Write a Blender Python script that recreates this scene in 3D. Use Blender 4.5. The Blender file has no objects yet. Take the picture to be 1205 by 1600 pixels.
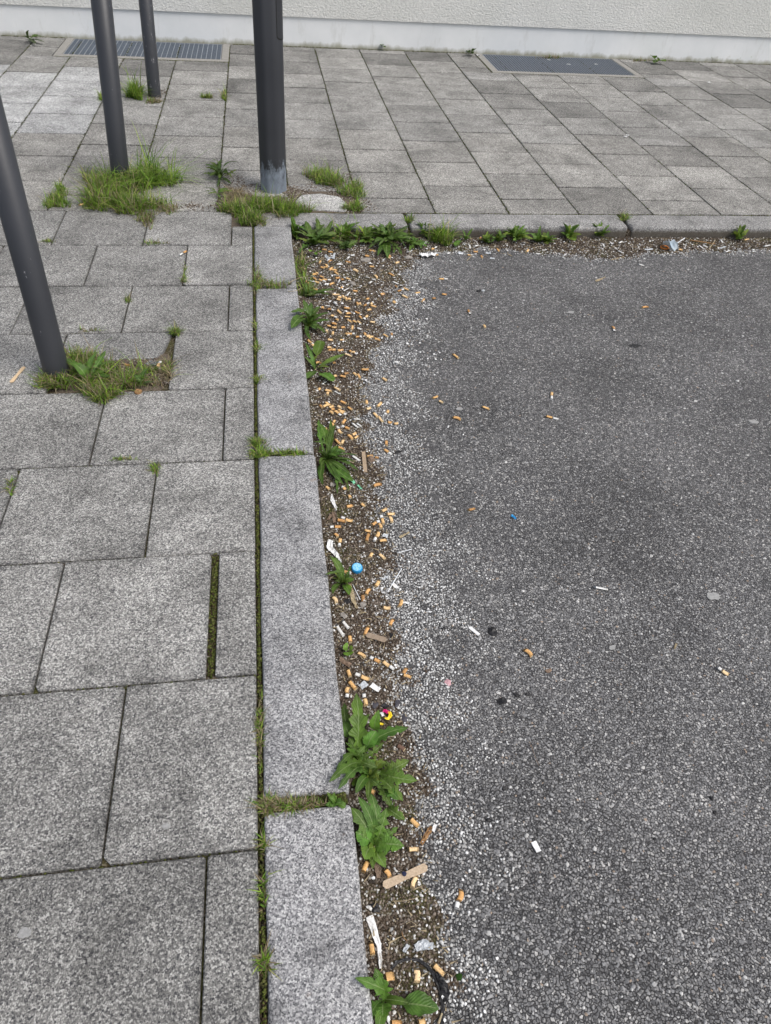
import bpy, bmesh, math, random
import numpy as np
from mathutils import Vector, Matrix

S = bpy.context.scene
COL = S.collection
# ---------------------------------------------------------------- camera, sky, sun, exposure
H = 1.35                                   # eye height above the pavement
FPX, CX, CY = 1130.0, 602.5, 800.0         # focal length and centre, in pixels of the 1205 x 1600 photograph
PITCH, ROLL, YAW = 0.758963765, 0.0815712817, 0.191995928
ROAD = -0.06                               # road level below the pavement
FW = Vector((math.sin(YAW) * math.cos(PITCH), math.cos(YAW) * math.cos(PITCH), -math.sin(PITCH)))
_r0 = Vector((math.cos(YAW), -math.sin(YAW), 0)); _u0 = _r0.cross(FW)
RT = _r0 * math.cos(ROLL) + _u0 * math.sin(ROLL)
UP = _u0 * math.cos(ROLL) - _r0 * math.sin(ROLL)
cam_d = bpy.data.cameras.new('camera')
cam = bpy.data.objects.new('camera', cam_d); COL.objects.link(cam)
m = Matrix((RT, UP, -FW)).transposed().to_4x4(); m.translation = Vector((0, 0, H))
cam.matrix_world = m
cam_d.sensor_fit = 'HORIZONTAL'; cam_d.sensor_width = 36.0
cam_d.lens = 36.0 * FPX / 1205.0
cam_d.clip_start = 0.02; cam_d.clip_end = 400.0
S.camera = cam

world = bpy.data.worlds.new('World'); S.world = world; world.use_nodes = True
wn = world.node_tree; wn.nodes.clear()
SUN_EL, SUN_AZ = math.radians(58), math.radians(128)     # azimuth clockwise from +Y
sky = wn.nodes.new('ShaderNodeTexSky'); sky.sky_type = 'NISHITA'; sky.sun_disc = False
sky.sun_elevation = SUN_EL; sky.sun_rotation = SUN_AZ
sky.air_density = 1.0; sky.dust_density = 4.0; sky.ozone_density = 1.0
hs = wn.nodes.new('ShaderNodeHueSaturation'); hs.inputs['Saturation'].default_value = 0.60
bg = wn.nodes.new('ShaderNodeBackground'); bg.inputs['Strength'].default_value = 0.125
wo = wn.nodes.new('ShaderNodeOutputWorld')
wn.links.new(sky.outputs[0], hs.inputs['Color']); wn.links.new(hs.outputs[0], bg.inputs['Color'])
wn.links.new(bg.outputs[0], wo.inputs['Surface'])
sl = bpy.data.lights.new('sun', 'SUN'); sl.energy = 1.45; sl.angle = math.radians(28); sl.color = (1.0, 0.975, 0.94)
sun = bpy.data.objects.new('sun', sl); COL.objects.link(sun)
sd = Vector((math.sin(SUN_AZ) * math.cos(SUN_EL), math.cos(SUN_AZ) * math.cos(SUN_EL), math.sin(SUN_EL)))
sun.rotation_euler = sd.to_track_quat('Z', 'Y').to_euler(); sun.location = (3, 4, 6)
S.view_settings.view_transform = 'Standard'; S.view_settings.look = 'None'
S.view_settings.gamma = 1.0; S.view_settings.exposure = 0.42
S.view_settings.use_curve_mapping = False
S.render.engine = 'CYCLES'

# ---------------------------------------------------------------- helpers
def at(px, py, z=0.0):
    """point of the place, at height z, seen at pixel px, py of the photograph"""
    d = FW * FPX + RT * (px - CX) - UP * (py - CY)
    t = (z - H) / d.z
    return Vector((d.x * t, d.y * t, z))

def tag(o, label=None, cat=None, group=None, kind=None):
    if label: o['label'] = label
    if cat: o['category'] = cat
    if group: o['group'] = group
    if kind: o['kind'] = kind
    return o

def link(name, data, parent=None, loc=None):
    o = bpy.data.objects.new(name, data); COL.objects.link(o)
    if parent is not None: o.parent = parent
    if loc is not None: o.location = loc
    return o

def empty(name, loc=(0, 0, 0), rz=0.0):
    o = link(name, None, None, loc); o.rotation_euler = (0, 0, rz); o.empty_display_size = 0.05
    return o

def mesh(name, verts, faces, mats=(), smooth=False, midx=None):
    me = bpy.data.meshes.new(name); me.from_pydata([tuple(v) for v in verts], [], faces)
    for q in (mats if isinstance(mats, (list, tuple)) else [mats]): me.materials.append(q)
    if smooth:
        me.polygons.foreach_set('use_smooth', [True] * len(me.polygons))
    if midx: me.polygons.foreach_set('material_index', midx)
    me.update(); return me

def bm_mesh(name, bm, mats, smooth=False):
    me = bpy.data.meshes.new(name); bm.to_mesh(me); bm.free()
    for q in (mats if isinstance(mats, (list, tuple)) else [mats]): me.materials.append(q)
    if smooth: me.polygons.foreach_set('use_smooth', [True] * len(me.polygons))
    return me

def box_bm(bm, x0, x1, y0, y1, z0, z1):
    v = [bm.verts.new(p) for p in ((x0, y0, z0), (x1, y0, z0), (x1, y1, z0), (x0, y1, z0),
                                   (x0, y0, z1), (x1, y0, z1), (x1, y1, z1), (x0, y1, z1))]
    for f in ((0, 3, 2, 1), (4, 5, 6, 7), (0, 1, 5, 4), (1, 2, 6, 5), (2, 3, 7, 6), (3, 0, 4, 7)):
        bm.faces.new([v[i] for i in f])

def big_mesh(name, V, F, mat, colors=None, smooth=False):
    """V (n,3) array, F (m,3) triangles: fast path for tens of thousands of pieces"""
    me = bpy.data.meshes.new(name)
    nv, nf = len(V), len(F)
    me.vertices.add(nv); me.vertices.foreach_set('co', np.ascontiguousarray(V, np.float32).ravel())
    me.loops.add(nf * 3); me.loops.foreach_set('vertex_index', np.ascontiguousarray(F, np.int32).ravel())
    me.polygons.add(nf)
    me.polygons.foreach_set('loop_start', np.arange(0, nf * 3, 3, dtype=np.int32))
    me.update(calc_edges=True); me.validate()
    me.polygons.foreach_set('use_smooth', np.full(len(me.polygons), smooth))
    if colors is not None:
        a = me.color_attributes.new('Col', 'FLOAT_COLOR', 'POINT')
        c = np.ones((nv, 4), np.float32); c[:, :3] = colors
        a.data.foreach_set('color', c.ravel())
    me.materials.append(mat)
    return me

# ---------------------------------------------------------------- materials
class NT:
    def __init__(self, name, rough=0.8, spec=0.3):
        self.m = bpy.data.materials.new(name); self.m.use_nodes = True
        self.t = self.m.node_tree; self.t.nodes.clear()
        self.out = self.n('ShaderNodeOutputMaterial'); self.p = self.n('ShaderNodeBsdfPrincipled')
        self.p.inputs['Roughness'].default_value = rough
        self.p.inputs['Specular IOR Level'].default_value = spec
        self.l(self.p.outputs[0], self.out.inputs['Surface'])
    def n(self, t, **k):
        x = self.t.nodes.new(t)
        for a, b in k.items(): setattr(x, a, b)
        return x
    def l(self, a, b): self.t.links.new(a, b)
    def pos(self, stretch=None, offset=False):
        g = self.n('ShaderNodeNewGeometry').outputs['Position']
        if offset:
            oi = self.n('ShaderNodeObjectInfo'); mu = self.n('ShaderNodeVectorMath', operation='SCALE')
            cb = self.n('ShaderNodeCombineXYZ'); self.l(oi.outputs['Random'], cb.inputs[0]); self.l(oi.outputs['Random'], cb.inputs[1])
            mu.inputs['Scale'].default_value = 37.0; self.l(cb.outputs[0], mu.inputs[0])
            ad = self.n('ShaderNodeVectorMath', operation='ADD'); self.l(g, ad.inputs[0]); self.l(mu.outputs[0], ad.inputs[1]); g = ad.outputs[0]
        if stretch:
            mp = self.n('ShaderNodeVectorMath', operation='MULTIPLY'); self.l(g, mp.inputs[0]); mp.inputs[1].default_value = stretch; g = mp.outputs[0]
        return g
    def noise(self, v, scale, detail=2.0, rough=0.5, dist=0.0):
        x = self.n('ShaderNodeTexNoise'); self.l(v, x.inputs['Vector'])
        x.inputs['Scale'].default_value = scale; x.inputs['Detail'].default_value = detail
        x.inputs['Roughness'].default_value = rough; x.inputs['Distortion'].default_value = dist
        return x.outputs['Fac']
    def vor(self, v, scale, feature='F1', out='Color', rnd=1.0):
        x = self.n('ShaderNodeTexVoronoi', feature=feature); self.l(v, x.inputs['Vector'])
        x.inputs['Scale'].default_value = scale; x.inputs['Randomness'].default_value = rnd
        return x.outputs[out]
    def sep(self, c, i=0):
        x = self.n('ShaderNodeSeparateColor'); self.l(c, x.inputs[0]); return x.outputs[i]
    def ramp(self, f, stops, interp='LINEAR'):
        x = self.n('ShaderNodeValToRGB'); self.l(f, x.inputs[0]); r = x.color_ramp; r.interpolation = interp
        while len(r.elements) < len(stops): r.elements.new(0.5)
        for e, (p, c) in zip(r.elements, stops):
            e.position = p; e.color = (c, c, c, 1) if isinstance(c, (int, float)) else (*c, 1)
        return x.outputs[0]
    def mix(self, f, a, b, mode='MIX'):
        x = self.n('ShaderNodeMix', data_type='RGBA', blend_type=mode)
        for s, q in ((x.inputs[0], f), (x.inputs[6], a), (x.inputs[7], b)):
            if isinstance(q, (int, float)): s.default_value = q if s == x.inputs[0] else (q, q, q, 1)
            elif isinstance(q, tuple): s.default_value = (*q, 1)
            else: self.l(q, s)
        return x.outputs[2]
    def math(self, op, a, b=0.0):
        x = self.n('ShaderNodeMath', operation=op)
        for s, q in ((x.inputs[0], a), (x.inputs[1], b)):
            if isinstance(q, (int, float)): s.default_value = q
            else: self.l(q, s)
        return x.outputs[0]
    def bump(self, h, dist, strength=1.0):
        x = self.n('ShaderNodeBump'); x.inputs['Distance'].default_value = dist; x.inputs['Strength'].default_value = strength
        self.l(h, x.inputs['Height']); self.l(x.outputs[0], self.p.inputs['Normal'])
    def col(self, c): self.l(c, self.p.inputs['Base Color'])
    def objcol(self): return self.n('ShaderNodeObjectInfo').outputs['Color']

def mat_slab():
    k = NT('washed_concrete', 0.88, 0.2); v = k.pos(offset=True)
    a = k.sep(k.vor(v, 330), 0); b = k.sep(k.vor(v, 620), 1)
    f = k.math('ADD', k.math('MULTIPLY', a, 0.6), k.math('MULTIPLY', b, 0.4))
    c = k.ramp(f, [(0.14, (0.06, 0.06, 0.066)), (0.36, (0.165, 0.163, 0.158)), (0.62, (0.28, 0.276, 0.262)), (0.88, (0.58, 0.575, 0.55))])
    big = k.ramp(k.noise(v, 5.0, 4, 0.6), [(0.3, 0.78), (0.7, 1.18)])
    c = k.mix(1.0, c, big, 'MULTIPLY')
    w = k.pos(); st = k.ramp(k.noise(w, 22.0, 5, 0.7), [(0.35, 0.86), (0.6, 1.06)])
    c = k.mix(1.0, c, st, 'MULTIPLY')
    damp = k.ramp(k.noise(w, 3.1, 6, 0.68, 0.6), [(0.36, 0.72), (0.50, 0.96), (0.62, 1.10)])
    c = k.mix(1.0, c, damp, 'MULTIPLY')
    tc = k.n('ShaderNodeTexCoord'); sx = k.n('ShaderNodeSeparateXYZ'); k.l(tc.outputs['Generated'], sx.inputs[0])
    ex = k.math('MINIMUM', sx.outputs[0], k.math('SUBTRACT', 1.0, sx.outputs[0])); ey = k.math('MINIMUM', sx.outputs[1], k.math('SUBTRACT', 1.0, sx.outputs[1]))
    rim = k.math('ADD', k.math('MULTIPLY', k.math('MINIMUM', ex, ey), 9.0), k.math('MULTIPLY', k.noise(w, 14.0, 5, 0.7), 1.3))
    c = k.mix(1.0, c, k.ramp(rim, [(0.50, 0.70), (0.95, 1.0)]), 'MULTIPLY')
    lich = k.ramp(k.noise(w, 55.0, 3, 0.6), [(0.66, 0.0), (0.72, 0.35)]); c = k.mix(lich, c, (0.40, 0.40, 0.37))
    gum = k.vor(w, 5.5, 'F1', 'Distance'); gm = k.ramp(gum, [(0.035, 1.0), (0.055, 0.0)])
    c = k.mix(k.math('MULTIPLY', gm, 0.25), c, (0.34, 0.34, 0.32))
    c = k.mix(1.0, c, k.objcol(), 'MULTIPLY')
    k.col(c); k.bump(k.math('ADD', f, k.math('MULTIPLY', k.noise(v, 90, 3), 0.8)), 0.0009, 0.9)
    return k.m

def mat_granite():
    k = NT('granite', 0.75, 0.35); v = k.pos(offset=True)
    a = k.sep(k.vor(v, 360), 0); b = k.sep(k.vor(v, 700), 1); n = k.noise(v, 190, 3, 0.6)
    f = k.math('ADD', k.math('ADD', k.math('MULTIPLY', a, 0.45), k.math('MULTIPLY', b, 0.25)), k.math('MULTIPLY', n, 0.3))
    c = k.ramp(f, [(0.24, (0.06, 0.061, 0.065)), (0.40, (0.185, 0.186, 0.192)), (0.58, (0.32, 0.32, 0.32)), (0.78, (0.58, 0.58, 0.57))])
    big = k.ramp(k.noise(v, 7.0, 4, 0.65), [(0.34, 0.55), (0.46, 0.88), (0.66, 1.10)])
    c = k.mix(1.0, c, big, 'MULTIPLY')
    rust = k.ramp(k.noise(v, 26.0, 2), [(0.70, 0.0), (0.78, 0.35)])
    c = k.mix(rust, c, (0.24, 0.16, 0.10)); c = k.mix(1.0, c, k.objcol(), 'MULTIPLY')
    # dirt on steep faces low down (splashed soil, stays with the stone)
    z = k.n('ShaderNodeSeparateXYZ'); k.l(k.pos(), z.inputs[0])
    low = k.ramp(k.math('ADD', k.math('MULTIPLY', z.outputs[2], -30.0), k.math('MULTIPLY', k.noise(v, 60, 3), 0.5)), [(0.55, 0.0), (1.0, 0.85)])
    c = k.mix(low, c, (0.075, 0.062, 0.045))
    k.col(c); k.bump(k.math('ADD', n, k.math('MULTIPLY', k.noise(v, 420, 2), 0.5)), 0.0016, 0.8)
    return k.m

def mat_asphalt():
    k = NT('asphalt', 0.85, 0.28); v0 = k.pos()
    nz = k.n('ShaderNodeTexNoise'); k.l(v0, nz.inputs['Vector']); nz.inputs['Scale'].default_value = 90
    mx = k.n('ShaderNodeVectorMath', operation='SCALE'); k.l(nz.outputs['Color'], mx.inputs[0]); mx.inputs['Scale'].default_value = 0.006
    ad = k.n('ShaderNodeVectorMath', operation='ADD'); k.l(v0, ad.inputs[0]); k.l(mx.outputs[0], ad.inputs[1]); v = ad.outputs[0]
    a = k.sep(k.vor(v, 165), 0); e = k.vor(v, 165, 'DISTANCE_TO_EDGE', 'Distance'); b = k.sep(k.vor(v, 340), 1)
    c1 = k.ramp(a, [(0.0, (0.07, 0.071, 0.075)), (0.5, (0.15, 0.151, 0.156)), (0.82, (0.27, 0.27, 0.27)), (1.0, (0.58, 0.575, 0.56))])
    c2 = k.ramp(b, [(0.0, (0.05, 0.051, 0.055)), (0.6, (0.12, 0.121, 0.126)), (1.0, (0.44, 0.435, 0.43))])
    c = k.mix(0.42, c1, c2)
    ed = k.ramp(e, [(0.02, 0.0), (0.14, 1.0)])
    c = k.mix(ed, (0.042, 0.041, 0.042), c)
    big = k.ramp(k.noise(v0, 2.6, 5, 0.65), [(0.32, 0.70), (0.68, 1.2)])
    c = k.mix(1.0, c, big, 'MULTIPLY'); c = k.mix(1.0, c, (1.06, 1.045, 1.02), 'MULTIPLY')
    k.col(c)
    h = k.math('ADD', k.math('MULTIPLY', ed, 0.6), k.math('ADD', k.math('MULTIPLY', a, 0.5), k.math('MULTIPLY', k.noise(v0, 300, 2), 0.5)))
    k.bump(h, 0.0032, 1.0)
    return k.m

def mat_attr(name, rough=0.8, spec=0.25, bs=500, bd=0.0004):
    k = NT(name, rough, spec); a = k.n('ShaderNodeVertexColor'); a.layer_name = 'Col'
    v = k.pos(); n = k.noise(v, bs, 2)
    c = k.mix(1.0, a.outputs[0], k.ramp(n, [(0.3, 0.75), (0.7, 1.2)]), 'MULTIPLY')
    k.col(c); k.bump(n, bd, 0.7); return k.m

def mat_soil(name='soil', green=0.5):
    k = NT(name, 0.95, 0.1); v = k.pos()
    a = k.sep(k.vor(v, 320), 0)
    c = k.ramp(a, [(0.0, (0.028, 0.02, 0.013)), (0.5, (0.07, 0.052, 0.036)), (0.85, (0.13, 0.105, 0.08)), (1.0, (0.28, 0.26, 0.22))])
    g = k.ramp(k.noise(v, 7.0, 3), [(0.52 - 0.2 * green, 0.0), (0.72 - 0.2 * green, 0.75)])
    c = k.mix(g, c, k.mix(a, (0.03, 0.04, 0.008), (0.10, 0.105, 0.025)))
    k.col(c); k.bump(k.math('ADD', a, k.noise(v, 200, 3)), 0.003, 1.0); return k.m

def mat_leaf(name, base, rib, trans=0.3):
    k = NT(name, 0.5, 0.4); a = k.n('ShaderNodeVertexColor'); a.layer_name = 'Col'
    s = k.sep(a.outputs[0], 0); t = k.sep(a.outputs[0], 1)
    d = k.math('ABSOLUTE', k.math('SUBTRACT', s, 0.5))
    r = k.ramp(d, [(0.015, 1.0), (0.05, 0.0)])
    side = k.math('SINE', k.math('SUBTRACT', k.math('MULTIPLY', t, 60.0), k.math('MULTIPLY', d, 40.0)))
    sv = k.ramp(side, [(0.75, 0.0), (0.98, 0.22)])
    n = k.noise(k.pos(), 60, 3)
    c = k.mix(1.0, base, k.ramp(n, [(0.3, 0.62), (0.7, 1.3)]), 'MULTIPLY')
    c = k.mix(1.0, c, k.objcol(), 'MULTIPLY')
    c = k.mix(sv, c, rib); c = k.mix(k.math('MULTIPLY', r, 0.85), c, rib)
    k.col(c); k.bump(k.math('ADD', k.math('MULTIPLY', side, 0.3), n), 0.0012, 0.6)
    tr = k.n('ShaderNodeBsdfTranslucent'); k.l(c, tr.inputs[0]); ms = k.n('ShaderNodeMixShader'); ms.inputs[0].default_value = trans
    k.l(k.p.outputs[0], ms.inputs[1]); k.l(tr.outputs[0], ms.inputs[2]); k.l(ms.outputs[0], k.out.inputs['Surface'])
    return k.m

def mat_grass():
    k = NT('grass_blade', 0.55, 0.3); a = k.n('ShaderNodeVertexColor'); a.layer_name = 'Col'
    k.col(a.outputs[0]); tr = k.n('ShaderNodeBsdfTranslucent'); k.l(a.outputs[0], tr.inputs[0])
    ms = k.n('ShaderNodeMixShader'); ms.inputs[0].default_value = 0.35
    k.l(k.p.outputs[0], ms.inputs[1]); k.l(tr.outputs[0], ms.inputs[2]); k.l(ms.outputs[0], k.out.inputs['Surface']); return k.m

def mat_flat(name, c, c2=None, scale=150, rough=0.7, spec=0.3, bd=0.0004, lo=0.35, hi=0.65, tint=False, metal=0.0, detail=3):
    k = NT(name, rough, spec); n = k.noise(k.pos(offset=tint), scale, detail, 0.6)
    c2 = c2 or tuple(x * 0.7 for x in c)
    q = k.ramp(n, [(lo, c2), (hi, c)])
    if tint: q = k.mix(1.0, q, k.objcol(), 'MULTIPLY')
    k.col(q); k.p.inputs['Metallic'].default_value = metal
    if bd: k.bump(n, bd, 0.8)
    return k.m

def mat_filter():
    k = NT('cork_filter_paper', 0.6, 0.3); v = k.pos(offset=True); n = k.noise(v, 900, 2, 0.7)
    c = k.ramp(n, [(0.3, (0.58, 0.33, 0.13)), (0.5, (0.74, 0.47, 0.20)), (0.72, (0.84, 0.61, 0.34))])
    r = k.n('ShaderNodeObjectInfo').outputs['Random']
    c = k.mix(1.0, c, k.ramp(r, [(0.0, (0.50, 0.42, 0.36)), (0.14, (0.85, 0.72, 0.60)), (0.5, (1.0, 0.95, 0.88)), (0.8, (1.05, 1.08, 1.15)), (1.0, (1.12, 1.3, 1.7))]), 'MULTIPLY')
    d = k.ramp(k.noise(v, 220, 3), [(0.56, 0.0), (0.74, 0.6)]); c = k.mix(d, c, (0.16, 0.10, 0.06))
    k.col(c); k.bump(k.noise(v, 420, 2), 0.0007, 0.8); return k.m

def mat_post(th=0.655, nm='grey_painted_steel'):
    k = NT(nm, 0.42, 0.45); v = k.pos()
    n = k.noise(v, 3.0, 4); c = k.ramp(n, [(0.3, (0.026, 0.028, 0.033)), (0.7, (0.038, 0.040, 0.046))])
    sc = k.noise(k.pos(stretch=(1, 1, 0.35)), 60, 6, 0.78); s = k.ramp(sc, [(th, 0.0), (th + 0.035, 0.75)])
    c = k.mix(s, c, (0.28, 0.28, 0.29)); k.col(c)
    k.bump(k.noise(v, 60, 4), 0.0006, 0.5); return k.m

def mat_worn_base():
    k = NT('post_paint_scuffed_low', 0.45, 0.42); v = k.pos(); z = k.n('ShaderNodeSeparateXYZ'); k.l(v, z.inputs[0])
    n = k.noise(k.pos(stretch=(1, 1, 0.45)), 40, 6, 0.75)
    c = k.ramp(k.noise(v, 3.0, 4), [(0.3, (0.026, 0.028, 0.033)), (0.7, (0.038, 0.040, 0.046))])
    s = k.ramp(k.noise(k.pos(stretch=(1, 1, 0.3)), 30, 6, 0.8), [(0.70, 0.0), (0.73, 0.6)]); c = k.mix(s, c, (0.22, 0.22, 0.23))
    f = k.math('SUBTRACT', k.math('MULTIPLY', n, 1.5), k.math('MULTIPLY', z.outputs[2], 5.0))
    w = k.ramp(f, [(0.12, 0.0), (0.22, 0.55), (0.5, 0.95)])
    c = k.mix(w, c, k.mix(n, (0.10, 0.12, 0.15), (0.30, 0.345, 0.40)))
    k.col(c); k.bump(n, 0.0006, 0.5); return k.m

def mat_render_wall():
    k = NT('rough_wall_render', 0.92, 0.15); v = k.pos()
    n = k.noise(k.pos(stretch=(1, 1, 1.5)), 60, 4, 0.65, 0.4)
    c = k.ramp(k.noise(v, 2.0, 4), [(0.3, (0.64, 0.645, 0.61)), (0.7, (0.73, 0.73, 0.70))])
    c = k.mix(1.0, c, k.ramp(n, [(0.3, 0.82), (0.6, 1.05)]), 'MULTIPLY')
    k.col(c); k.bump(n, 0.010, 1.0); return k.m

def mat_plinth():
    k = NT('painted_plinth', 0.85, 0.2); v = k.pos()
    c = k.ramp(k.noise(v, 3.0, 5, 0.6), [(0.3, (0.68, 0.70, 0.70)), (0.7, (0.78, 0.79, 0.79))])
    z = k.n('ShaderNodeSeparateXYZ'); k.l(v, z.inputs[0])
    f = k.math('SUBTRACT', k.math('MULTIPLY', k.noise(k.pos(stretch=(1, 1, 0.4)), 9, 5, 0.7), 0.9), k.math('MULTIPLY', z.outputs[2], 9.0))
    g = k.ramp(f, [(0.12, 0.0), (0.42, 0.75)])
    st = k.ramp(k.noise(k.pos(stretch=(1, 1, 0.25)), 12, 5, 0.7), [(0.58, 0.0), (0.75, 0.4)]); c = k.mix(st, c, (0.46, 0.46, 0.42))
    c = k.mix(g, c, (0.24, 0.23, 0.14)); k.col(c); k.bump(k.noise(v, 40, 3), 0.001, 0.4); return k.m

M = dict(slab=mat_slab(), granite=mat_granite(), asphalt=mat_asphalt(), soil=mat_soil('gutter_soil', 0.0), joint=mat_soil('mossy_joint', 0.55), soil2=mat_flat('dry_pavement_soil', (.17, .14, .11), (.07, .055, .04), 260, .95, .1, .002),
    stone=mat_attr('loose_stones'), chip=mat_attr('asphalt_chippings', 0.85, 0.25), moss=mat_attr('moss', 0.95, 0.05, 900, 0.001), grass=mat_grass(),
    leaf=mat_leaf('dandelion_leaf', (0.088, 0.178, 0.024), (0.22, 0.30, 0.11)),
    filt=mat_filter(), white=mat_flat('cigarette_paper', (0.80, 0.80, 0.78), (0.58, 0.57, 0.54), 300, 0.7),
    fcore=mat_flat('filter_fibre', (0.62, 0.52, 0.34), (0.40, 0.30, 0.16), 900, 0.9), ash=mat_flat('burnt_tip', (0.05, 0.045, 0.04), (0.015, 0.014, 0.013), 900, 0.95),
    brown=mat_flat('tobacco_wrap', (0.20, 0.12, 0.085), (0.12, 0.07, 0.05), 500, 0.7),
    paper=mat_flat('crumpled_paper', (0.80, 0.80, 0.79), (0.66, 0.66, 0.65), 120, 0.7, 0.3, 0.001),
    clear=mat_flat('dull_film', (0.55, 0.58, 0.60), (0.36, 0.38, 0.40), 200, 0.3, 0.6, 0.001),
    wood=mat_flat('stirrer_wood', (0.52, 0.42, 0.31), (0.36, 0.28, 0.20), 260, 0.75, 0.25, 0.0005, tint=True),
    bark=mat_flat('dry_bark', (0.26, 0.19, 0.14), (0.13, 0.09, 0.065), 200, 0.9, 0.1, 0.001, tint=True),
    straw=mat_flat('dry_stalk', (0.42, 0.35, 0.23), (0.30, 0.24, 0.15), 200, 0.85, 0.1), plastic=mat_flat('white_plastic', (0.78, 0.80, 0.82), (0.68, 0.70, 0.72), 80, 0.35, 0.5, 0.0),
    capblue=mat_flat('blue_plastic', (0.02, 0.30, 0.62), (0.015, 0.24, 0.52), 60, 0.35, 0.5, 0.0002), captop=mat_flat('blue_print', (0.06, 0.42, 0.75), (0.42, 0.68, 0.86), 330, 0.4, 0.5, 0.0002),
    black=mat_flat('black_rubber', (0.016, 0.015, 0.016), (0.008, 0.008, 0.009), 90, 0.5, 0.4, 0.0006), ink=mat_flat('dark_blue_ink', (0.012, 0.016, 0.05), None, 90, 0.5),
    slate=mat_flat('dark_slate', (0.085, 0.08, 0.095), (0.05, 0.048, 0.056), 120, 0.6, 0.3, 0.0006), pink=mat_flat('pink_gum', (0.60, 0.36, 0.38), (0.42, 0.24, 0.26), 200, 0.8),
    magenta=mat_flat('magenta_print', (0.72, 0.02, 0.22), (0.60, 0.02, 0.18), 60, 0.35, 0.5, 0), yellow=mat_flat('yellow_print', (0.85, 0.62, 0.02), (0.85, 0.72, 0.05), 60, 0.35, 0.5, 0),
    green=mat_flat('green_foil', (0.02, 0.42, 0.16), (0.35, 0.65, 0.50), 500, 0.3, 0.6, 0.0006), mask=mat_flat('pale_blue_cloth', (0.78, 0.87, 0.93), (0.68, 0.80, 0.88), 300, 0.8),
    orange=mat_flat('orange_ring', (0.62, 0.22, 0.04), (0.45, 0.14, 0.03), 200, 0.5), tan=mat_flat('brown_leaf', (0.34, 0.20, 0.09), (0.20, 0.11, 0.05), 150, 0.8),
    rock=mat_flat('grey_rock', (0.32, 0.30, 0.27), (0.20, 0.18, 0.16), 90, 0.9, 0.15, 0.001), post=mat_post(), postw=mat_post(0.60, 'scratched_painted_steel'), worn=mat_worn_base(), rwall=mat_render_wall(), plinth=mat_plinth(),
    galv=mat_flat('galvanised_steel', (0.40, 0.42, 0.45), (0.30, 0.32, 0.35), 60, 0.45, 0.5, 0.0003, metal=0.5), mesh=mat_flat('blue_grey_steel', (0.15, 0.18, 0.22), (0.10, 0.125, 0.16), 60, 0.5, 0.5, 0, metal=0.3),
    conc=mat_flat('frame_concrete', (0.30, 0.29, 0.27), (0.23, 0.225, 0.205), 60, 0.9, 0.15, 0.001), dark=mat_flat('shaft_dark', (0.03, 0.03, 0.03), None, 20, 0.9), cement=mat_flat('cement_patch', (0.36, 0.35, 0.325), (0.29, 0.28, 0.26), 35, 0.9, 0.15, 0.001),
    gum=mat_flat('flattened_gum', (0.34, 0.34, 0.33), (0.24, 0.24, 0.235), 200, 0.85, 0.2), ground=mat_flat('far_ground', (0.12, 0.115, 0.105), None, 3, 0.95, 0.1, 0), oil=mat_flat('oil_spot', (0.03, 0.03, 0.03), (0.012, 0.012, 0.012), 200, 0.5))

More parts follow.
